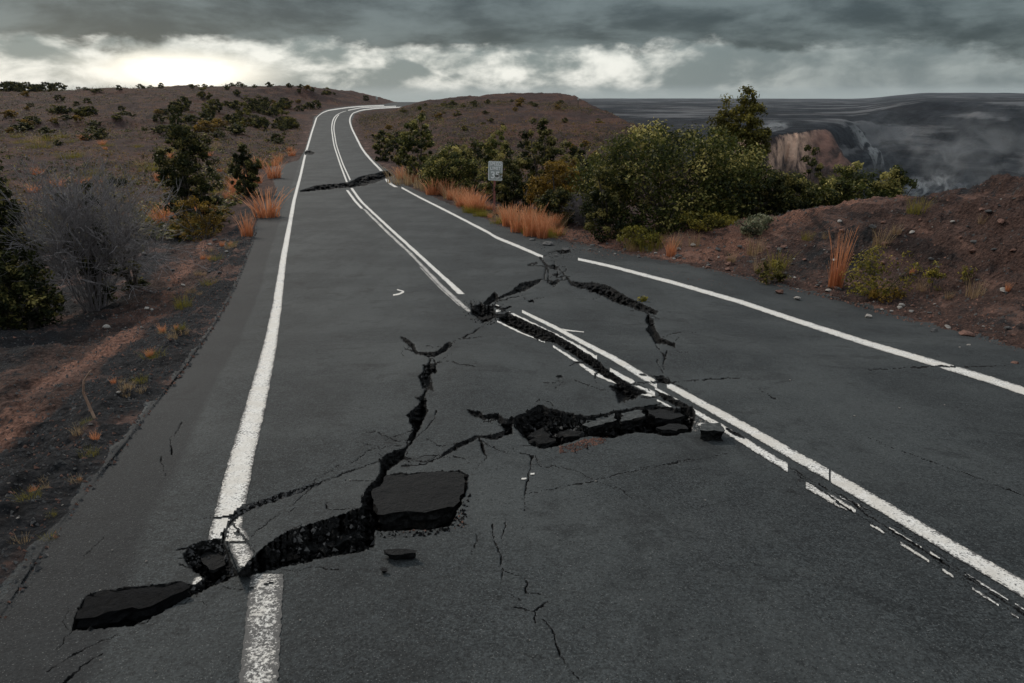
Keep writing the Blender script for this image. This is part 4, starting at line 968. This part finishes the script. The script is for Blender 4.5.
# grasses
def tuft_mesh(name, seed, n, H, W, m, lean=.3):
    r = np.random.RandomState(seed); V, Fs, ti = [], [], []
    for k in range(n):
        a = r.rand()*6.28; q = r.rand()**.6; b = np.array([math.cos(a)*q*W*.5, math.sin(a)*q*W*.5, 0]); h = H*(.25+.75*r.rand()**1.3); ln = np.array([math.cos(a), math.sin(a)])*lean*h*r.rand()+r.normal(0, .07*h, 2)
        wd = .006*H/.5*(.7+.6*r.rand()); t = r.rand()*6.28; sx_, sy_ = math.cos(t)*wd, math.sin(t)*wd; o = len(V); tt = r.rand()
        for i in range(4):
            z = i/3; c = b+np.array([ln[0]*z*z, ln[1]*z*z, h*z]); w_ = (1-z*.75) if i < 3 else .45
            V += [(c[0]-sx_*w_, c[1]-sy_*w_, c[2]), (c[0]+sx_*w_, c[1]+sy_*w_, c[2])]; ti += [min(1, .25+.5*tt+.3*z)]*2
        for i in range(3): Fs.append((o+i*2, o+i*2+1, o+i*2+3, o+i*2+2))
    me = mesh_np(name, np.array(V), np.array(Fs), False, {'tint': np.array(ti)}); me.materials.append(m); return me
tufts = {'red': [tuft_mesh('grass_tuft', i, 150, .8, .5, grass_red, .62) for i in range(3)], 'straw': [tuft_mesh('grass_tuft', 20+i, 70, .4, .4, grass_straw, .6) for i in range(2)],
         'green': [tuft_mesh('grass_tuft', 30+i, 160, .35, .6, moss, .8) for i in range(2)]}
def tuft(u, v, hpx, kind, label, group=None, fat=1.0, pos=None):
    p = pos or at_ground(u, v); k = (p.y*CP-(p.z-CZ)*SP)/F; H0 = {'red': .8, 'straw': .4, 'green': .35}[kind]; s = hpx*k/H0
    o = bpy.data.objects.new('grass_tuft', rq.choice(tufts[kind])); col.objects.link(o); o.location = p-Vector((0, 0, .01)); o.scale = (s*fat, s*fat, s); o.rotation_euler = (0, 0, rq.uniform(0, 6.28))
    return tag(o, label, 'grass', group)
tuft(268, 217, 30, 'red', 'bushy pinkish dry grass clump at the left pavement edge', fat=1.3); tuft(247, 236, 26, 'red', 'thin upright dry grass clump nearest the left pavement edge', fat=.7)
tuft(166, 224, 24, 'red', 'dry red grass clump left of the tall tree', fat=1.3)
for u, v, h in ((190, 215, 20), (200, 219, 18), (210, 214, 16), (178, 216, 16)): tuft(u, v, h, 'red', 'red dry grass at the foot of the tall left tree', 'red grass at the foot of the tall left tree', fat=1.2)
tuft(274, 178, 18, 'red', 'small red grass clump right of the rounded dark bush', fat=1.2)
tuft(835, 287, 62, 'red', 'tallest stand of dry reed like stems on the right bank', fat=.35)
tuft(737, 0, 1, 'red', '', pos=None) if False else None
for u, v, h in ((517, 232, 30), (531, 236, 34), (543, 238, 26), (508, 226, 24)): tuft(u, v, h, 'red', 'tall orange grass clump right of the speed limit sign', 'tall orange grass right of the sign', fat=.75)
for i in range(58):
    t = rq.random(); u = 398+t*160; v = np.interp(u, [398, 440, 470, 500, 535, 560], [183, 197, 210, 222, 232, 236])-rq.uniform(0, 9); tuft(u, v, rq.uniform(9, 20)*(.45 if 482 < u < 503 else 1), rq.choice(['red', 'red', 'straw']), 'reddish dry grass in the strip along the right pavement edge', 'dry grass strip along the right pavement edge', fat=1.3)
for i in range(26):
    u = rq.uniform(470, 560); v = np.interp(u, [470, 500, 535, 560], [213, 226, 236, 239])-rq.uniform(0, 4); tuft(u, v, rq.uniform(5, 9), 'green', 'low yellow green grass at the right pavement edge', 'yellow green grass along the right pavement edge', fat=1.2)
for i in range(30):
    u = rq.uniform(150, 222); v = rq.uniform(218, 234)-(u-150)*.05; tuft(u, v, rq.uniform(5, 10), rq.choice(['green', 'green', 'straw']), 'low yellow green plant in the patch below the tall left tree', 'yellow green patch left of the road', fat=1.6)
for i in range(44):
    t = rq.random(); v = 245+t*t*330; u = np.interp(v, [240, 305, 365, 445, 530, 640], [240, 205, 170, 120, 60, -10])-rq.uniform(4, 46)*(.4+t)
    if u < 3: continue
    tuft(u, v, rq.uniform(5, 15)*(.45+t*.5), rq.choice(['straw', 'straw', 'green', 'red']), 'wispy grass tuft on the cinder verge left of the road', 'wispy grass on the left verge', fat=1.1)
tuft(184, 308, 16, 'green', 'bright yellow green sprig standing on the left cinder verge', fat=.6)
for i in range(26):
    u = rq.uniform(630, 1015); t = rq.uniform(.1, .95); v0 = np.interp(u, [640, 720, 800, 900, 1024], [245, 240, 224, 199, 184]); v1 = np.interp(u, [640, 760, 850, 940, 1024], [252, 277, 297, 322, 344]); tuft(u, v0+(v1-v0)*t, rq.uniform(8, 24), rq.choice(['straw', 'red', 'straw', 'green']), 'thin dry grass tuft on the right bank', 'thin dry grass on the right bank', fat=.7)
n = 0
while n < 70:
    Y = rq.uniform(26, 90); X = float(Xl(Y))-rq.uniform(1, 60)
    if X < -.76*Y: continue
    p = Vector((X, Y, gz(X, Y))); tuft(0, 0, rq.uniform(4, 11)*min(1, 36/Y+.25), rq.choice(['red', 'straw', 'green']), 'grass tuft scattered on the plain left of the road', 'grass tufts on the left plain', fat=1.8, pos=p); n += 1
for i in range(16):
    Y = rq.uniform(36, 75); X = float(Xl(Y))-rq.uniform(.6, 3); p = Vector((X, Y, gz(X, Y))); tuft(0, 0, rq.uniform(6, 13), 'red', 'orange grass tuft beside the far left edge line', 'orange grass along the far left pavement edge', fat=1.3, pos=p)
# low ground cover over the plains: nobody could count it
def cover(n, fpos, m, size, seed, label):
    r = np.random.RandomState(seed); X, Y = fpos(r, n); k_ = fbm(X*.07, Y*.05, 3, seed)+.25*r.rand(len(X)) > .05; X, Y = X[k_], Y[k_]
    Z = G(X, Y); v, f, ti = leaves(np.stack([X, Y, Z+.06], -1), (size*(.5+r.rand(len(X))))*(1+Y*.012), 9, size*.55, seed, np.clip(.4+.2*r.normal(0, 1, len(X)), 0, 1), up=1.0)
    tag(link('ground_cover', mesh_np('ground_cover', v, f, False, {'tint': ti}), None, m), label, 'ground cover', kind='stuff')
def plain_pos(r, n): Y = 24+r.rand(n)**1.3*180; return Xl(Y)-(1.5+r.rand(n)*(.85*Y-10)), Y
def hill_pos(r, n): Y = 40+r.rand(n)*120; X = Xr(Y)+1.5+r.rand(n)*45; k_ = X < Xrim(Y)+4; return X[k_], Y[k_]
cover(9000, plain_pos, leaf_dark, .34, 1, 'dark low scrub covering the plain left of the road'); cover(6000, plain_pos, leaf_rust, .26, 2, 'rusty low growth on the plain left of the road'); cover(1300, plain_pos, moss, .20, 3, 'yellowish low growth on the plain left of the road')
cover(8000, hill_pos, leaf_dark, .30, 4, 'dark low scrub on the brown hill'); cover(4500, hill_pos, leaf_rust, .24, 5, 'rusty low growth on the brown hill')
deadm = mat('dead_stem', m_rock([(.22, .13, .09), (.42, .28, .20)]))
# curved dead stem on the left verge
p0 = at_ground(95, 418); k = (p0.y*CP-(p0.z-CZ)*SP)/F
vs, fs = tube([p0+Vector((a*k, 0, b*k)) for a, b in ((0, -3), (-3, 12), (-6, 28), (-3, 40), (5, 50), (8, 52))], [.010, .010, .009, .008, .006, .004], 6)
me = bpy.data.meshes.new('dead_stem'); me.from_pydata(vs, [], fs); tag(link('dead_stem', me, None, deadm), 'curved pale dead stem arching up on the left verge', 'stem')

# ------------------------------------------------------------------ speed limit sign
def m_plain(c, rough=.6):
    def f_(t, b):
        n = t.noise(t.obj, 14, 5, .7); t.link(t.mix(t.ss(n, .35, .7), tuple(x*.8 for x in c), tuple(min(1, x*1.12) for x in c)), b.inputs['Base Color']); b.inputs['Roughness'].default_value = rough
    return f_
sg = mat('sign_grey', m_plain((.40, .43, .41))); sw = mat('sign_white', m_plain((.92, .93, .90))); post_m = mat('rusty_post', m_plain((.28, .105, .085), .8)); bolt_m = mat('bolt', m_plain((.08, .08, .08)))
Ys = 28.0; ps = place(494, Ys); k = pxs(Ys, 494); sroot = empty('speed_limit_sign', ps, 0)
top_z = CZ+Ys*math.tan(-(PITCH+math.atan((161-341.5)/F)))-ps.z
def boxm(name, c, s, m, parent, rot=None, bev=.0):
    import bmesh
    bm = bmesh.new(); bmesh.ops.create_cube(bm, size=1)
    bmesh.ops.scale(bm, vec=s, verts=bm.verts)
    if bev: bmesh.ops.bevel(bm, geom=[e for e in bm.edges if abs((e.verts[0].co-e.verts[1].co).y) > abs((e.verts[0].co-e.verts[1].co).x)+abs((e.verts[0].co-e.verts[1].co).z)], offset=bev, segments=4, affect='EDGES')
    me = bpy.data.meshes.new(name); bm.to_mesh(me); bm.free(); o = link(name, me, parent, m); o.location = c; return o
pw, ph = 14.2*k, 18.6*k; pz = top_z-ph/2
boxm('post', (0, .03, (top_z-.25*ph)/2-.15), (.085, .05, top_z-.25*ph+.3), post_m, sroot)
panel = boxm('panel', (.02, 0, pz), (pw, .006, ph), sg, sroot, bev=.04)
import bmesh as _bm
def frame(name, w_, h_, t_, y, m, parent):
    bm = _bm.new()
    for (cx, cz, sx1, sz1) in ((0, h_/2-t_/2, w_, t_), (0, -h_/2+t_/2, w_, t_), (-w_/2+t_/2, 0, t_, h_-2*t_), (w_/2-t_/2, 0, t_, h_-2*t_)):
        g = _bm.ops.create_cube(bm, size=1)['verts']; _bm.ops.scale(bm, vec=(sx1, .003, sz1), verts=g); _bm.ops.translate(bm, vec=(cx, y, cz), verts=g)
    me = bpy.data.meshes.new(name); bm.to_mesh(me); bm.free(); return link(name, me, parent, m)
frame('border', pw*.95, ph*.965, pw*.035, -.0052, sw, panel)
def text(body, size, z, name, m=sw):
    cu = bpy.data.curves.new(name, 'FONT'); cu.body = body; cu.size = size; cu.align_x = 'CENTER'; cu.align_y = 'CENTER'; cu.extrude = .0015; cu.offset = size*.022
    o = bpy.data.objects.new(name, cu); col.objects.link(o); bpy.context.view_layer.update()
    dg = bpy.context.evaluated_depsgraph_get(); me = bpy.data.meshes.new_from_object(o.evaluated_get(dg)); bpy.data.objects.remove(o)
    me.materials.clear(); t = link('lettering', me, panel, m); t.rotation_euler = (math.pi/2, 0, 0); t.location = (0, -.0055, z); return t
text('SPEED', ph*.235, ph*.345, 's'); text('LIMIT', ph*.235, ph*.125, 'l'); text('35', ph*.50, -ph*.23, 'n')
for z in (ph*.44, -ph*.44): boxm('bolt', (0, -.008, z), (.016, .008, .016), bolt_m, panel)
sroot.rotation_euler = (0, R(1.6), R(-4))
tag(sroot, 'speed limit 35 sign on a rusty post at the right verge', 'road sign')
# small marker on the far skyline
pm = place(377, 205); mk = empty('marker_post', pm); boxm('post', (0, 0, .55), (.12, .1, 1.3), barkm, mk); boxm('plate', (0, -.06, 1.35), (.55, .03, .75), sg, mk); tag(mk, 'tiny dark marker post on the skyline past the bend', 'marker post')
pm = place(578, 152); mk = empty('marker_post', pm); boxm('post', (0, 0, .7), (.16, .16, 1.8), barkm, mk); boxm('plate', (0, -.09, 1.5), (.3, .04, .35), sg, mk); tag(mk, 'thin pole on top of the brown hill', 'pole')

# ------------------------------------------------------------------ the caldera beyond the rim
us = np.concatenate([np.linspace(-900, 520, 60), np.arange(523, 1110, 1.6), np.linspace(1112, 3600, 70)])
Dk = np.concatenate([[430], np.geomspace(440, 1500, 300), np.geomspace(1520, 6500, 60)])
uu2, DD = np.meshgrid(us, Dk)
tanaz = (uu2-512)/F/ (CP+.34*0.36)     # direction over the ground near the horizon
YF = DD/np.sqrt(1+tanaz**2); XF = YF*tanaz
def rel(v): return -math.tan(PITCH+math.atan((v-341.5)/F))   # height per metre on image row v
# plateau (down-dropped block) with the pit cut into it
plat = np.interp(DD, [430, 600, 1000, 1600, 3000, 4500, 6500], [-34, -31, -27, -28, -27, -26, -27])
plat = plat+ss(850, 930, uu2)*ss(3000, 6000, DD)*28*(1+.3*fbm(uu2*.02, uu2*0, 3, 9))
plat = np.where(uu2 < 560, plat-30, plat)+1.6*fbm(XF*.01, YF*.01, 5, 3)
cliffD = 620+35*fbm(uu2*.03, uu2*0, 4, 5)+(uu2-800)*-.2
lefted = np.interp(DD, [430, 560, 600, 640, 700, 900, 1200, 1500], [640, 700, 748, 800, 846, 850, 856, 860])   # the pit begins right of this column
lefted = np.interp(DD+55*fbm(uu2*.035, DD*.003, 4, 8, .6), [430, 520, 580, 650, 730, 900, 1200, 1500], [590, 676, 732, 786, 826, 846, 858, 862])+8*fbm(DD*.012, uu2*.01, 4, 8)
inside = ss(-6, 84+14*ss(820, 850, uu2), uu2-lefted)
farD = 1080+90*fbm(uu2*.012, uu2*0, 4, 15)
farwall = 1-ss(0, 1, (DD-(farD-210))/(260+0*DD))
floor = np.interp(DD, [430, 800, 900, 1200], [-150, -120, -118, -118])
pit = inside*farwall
wr = fbm(XF*.022, YF*.022+uu2*.0, 5, 25)
topz = plat+19*ss(850, 930, uu2)*ss(880, 1150, DD)*(1-.45*ss(2500, 5000, DD))
ZF = topz*(1-pit)+floor*pit+pit*(1-pit)*4*(16*wr-26*np.abs(fbm(XF*.014+YF*.006, YF*.010, 5, 27, .55)))
ZF = ZF + pit*5*fbm(XF*.015, YF*.015, 4, 35)
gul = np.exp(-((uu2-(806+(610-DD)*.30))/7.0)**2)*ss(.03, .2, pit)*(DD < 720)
ZF = ZF-22*gul
# terraces on the far wall
ZF = ZF + pit*(1-pit)*4*4*np.sin(ZF*.16)
ZF = ZF - np.where((DD < 640) & (uu2 < 700), 0, 0)
Vf = np.stack([XF, YF, ZF+CZ], -1).reshape(-1, 3); n1_, n2_ = XF.shape; ii = np.arange(n1_*n2_).reshape(n1_, n2_)
Ff = np.stack([ii[:-1, :-1], ii[:-1, 1:], ii[1:, 1:], ii[1:, :-1]], -1).reshape(-1, 4)
cliffm = (pit*(1-pit)*4 > .06)*ss(700, 740, uu2)*(1-ss(880, 905, uu2))*(DD < 760)
scree = np.exp(-(((uu2-880)/20)**2)**2)*np.exp(-(((DD-915)/26)**2)**2)*(fbm(uu2*.12, DD*.02, 4, 44) > -.15)
def m_far(t, b):
    f = t.noise(t.pos, .035, 7, .65); g = t.noise(t.vmath('MULTIPLY', t.pos, (.006, .006, .05)).outputs[0], 1.0, 6, .6); h = t.noise(t.pos, .2, 5, .7)
    st = t.noise(t.vmath('MULTIPLY', t.pos, (.004, .004, .16)).outputs[0], 1.0, 5, .6)
    c = t.mix(t.ss(f, .35, .7), (.010, .012, .016), (.036, .040, .047)); c = t.mix(t.math('MULTIPLY', t.ss(g, .50, .60), .8), c, (.15, .15, .155))
    c = t.mix(t.math('MULTIPLY', t.ss(st, .5, .7), .5), c, (.035, .030, .030))
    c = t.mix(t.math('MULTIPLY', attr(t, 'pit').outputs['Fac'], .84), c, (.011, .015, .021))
    pk = t.mix(t.ss(t.noise(t.vmath('MULTIPLY', t.pos, (.035, .035, .03)).outputs[0], 1.0, 7, .65), .40, .60), (.040, .028, .028), (.62, .40, .29))
    pk = t.mix(attr(t, 'spur').outputs['Fac'], pk, t.mix(t.ss(f, .35, .65), (.045, .032, .030), (.24, .13, .10)))
    pk = t.mix(t.math('MULTIPLY', attr(t, 'gully').outputs['Fac'], .85), pk, (.030, .026, .027))  # shade of the carved gully put into the rock colour
    c = t.mix(attr(t, 'cliff').outputs['Fac'], c, pk)
    c = t.mix(t.math('MULTIPLY', attr(t, 'scree').outputs['Fac'], t.ss(h, .3, .55)), c, (.23, .235, .235))
    t.link(c, b.inputs['Base Color']); b.inputs['Roughness'].default_value = .95; b.inputs['Specular IOR Level'].default_value = .05
    bump(t, b, t.math('ADD', f, t.math('MULTIPLY', h, .3)), 9, 1.0)
farm_ = mat('caldera_rock', m_far)
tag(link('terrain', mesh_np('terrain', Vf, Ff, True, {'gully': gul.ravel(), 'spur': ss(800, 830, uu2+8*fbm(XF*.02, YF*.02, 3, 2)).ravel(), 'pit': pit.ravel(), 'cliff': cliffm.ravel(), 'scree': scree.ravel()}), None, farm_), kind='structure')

# steam rising from the crater floor
def steam(u, v, D_, wpx, hpx, dens, seed, label, thr=.48, col_=(.9, .93, .95)):
    import bmesh
    z = rel(v)*D_+CZ; ta = (u-512)/F/(CP+.1224); Y = D_/math.sqrt(1+ta*ta); X = Y*ta; k = D_/F
    bm = bmesh.new(); bmesh.ops.create_icosphere(bm, subdivisions=4, radius=1)
    r = np.random.RandomState(seed); W, H = wpx*k/2, hpx*k/2
    for vt in bm.verts:
        c = vt.co; s = 1+.25*float(vnoise(c.x*2+seed, c.z*2+c.y, seed)); lean_ = (c.z+1)*.35
        vt.co = Vector((c.x*W*s*(.55+.3*(c.z+1))+lean_*W, c.y*W*.9*s, (c.z+1)*H))
    me = bpy.data.meshes.new('steam'); bm.to_mesh(me); bm.free()
    m = bpy.data.materials.new('steam'); m.use_nodes = True; t = NT(m.node_tree); t.n.clear(); o_ = t.node('ShaderNodeOutputMaterial'); pv = t.node('ShaderNodeVolumePrincipled'); t.link(pv.outputs[0], o_.inputs['Volume'])
    pv.inputs['Color'].default_value = col_+(1,)
    tcn = t.node('ShaderNodeTexCoord'); g = tcn.outputs['Generated']
    nz = t.noise(t.vmath('MULTIPLY', tcn.outputs['Object'], (1/W*2.6, 1/W*2.6, 1/H*2.3)).outputs[0], 1.0, 5, .6, .6)
    rd = t.vmath('LENGTH', t.vmath('MULTIPLY', t.vmath('SUBTRACT', g, (.5, .5, .38)).outputs[0], (2, 2, 1.5)).outputs[0], (0, 0, 0)).outputs['Value']
    rd = t.math('ADD', rd, t.math('MULTIPLY', t.math('SUBTRACT', nz, .5), 1.6))
    dn = t.math('MULTIPLY', t.math('MULTIPLY', t.ss(nz, thr, thr+.22), t.ss(rd, .95, .2)), dens); t.link(dn, pv.inputs['Density'])
    o = link('steam', me, None, m); o.location = (X, Y, z); return tag(o, label, 'steam', kind='stuff')
steam(926, 188, 850, 34, 26, .20, 1, 'bright white steam boiling up from the crater floor at the left', .46)
steam(944, 188, 860, 40, 34, .13, 5, 'white steam column rising in the middle of the crater floor', .48)
steam(968, 186, 870, 36, 24, .08, 6, 'thin white steam at the right end of the steaming crater floor', .48)
steam(938, 182, 900, 60, 66, .020, 7, 'faint tall wisps above the steaming crater floor', .5)
steam(960, 182, 880, 150, 85, .006, 2, 'faint veil of steam drifting over the crater floor', .42)
steam(880, 176, 900, 90, 80, .005, 3, 'thin steam hanging before the dark crater wall', .42)
steam(768, 131, 640, 46, 14, .07, 4, 'small white plume on the edge of the grey plateau', .42)

# haze over the whole scene
def make_haze(x0, x1, y0, y1, zlo, zhi, dens):
    import bmesh
    bm = bmesh.new(); bmesh.ops.create_cube(bm, size=1); bmesh.ops.scale(bm, vec=(x1-x0, y1-y0, zhi-zlo), verts=bm.verts); bmesh.ops.translate(bm, vec=((x0+x1)/2, (y0+y1)/2, (zlo+zhi)/2), verts=bm.verts)
    me = bpy.data.meshes.new('haze'); bm.to_mesh(me); bm.free(); m = bpy.data.materials.new('haze'); m.use_nodes = True; t = NT(m.node_tree); t.n.clear()
    o_ = t.node('ShaderNodeOutputMaterial'); pv = t.node('ShaderNodeVolumePrincipled'); pv.inputs['Color'].default_value = (.80, .88, .95, 1); pv.inputs['Density'].default_value = dens; pv.inputs['Anisotropy'].default_value = .2
    t.link(pv.outputs[0], o_.inputs['Volume']); return tag(link('haze', me, None, m), 'thin grey haze in the air', 'haze', kind='stuff')
HAZE = 0.00003
if HAZE: make_haze(-9000, 9000, -200, 7200, -260, 60, HAZE)
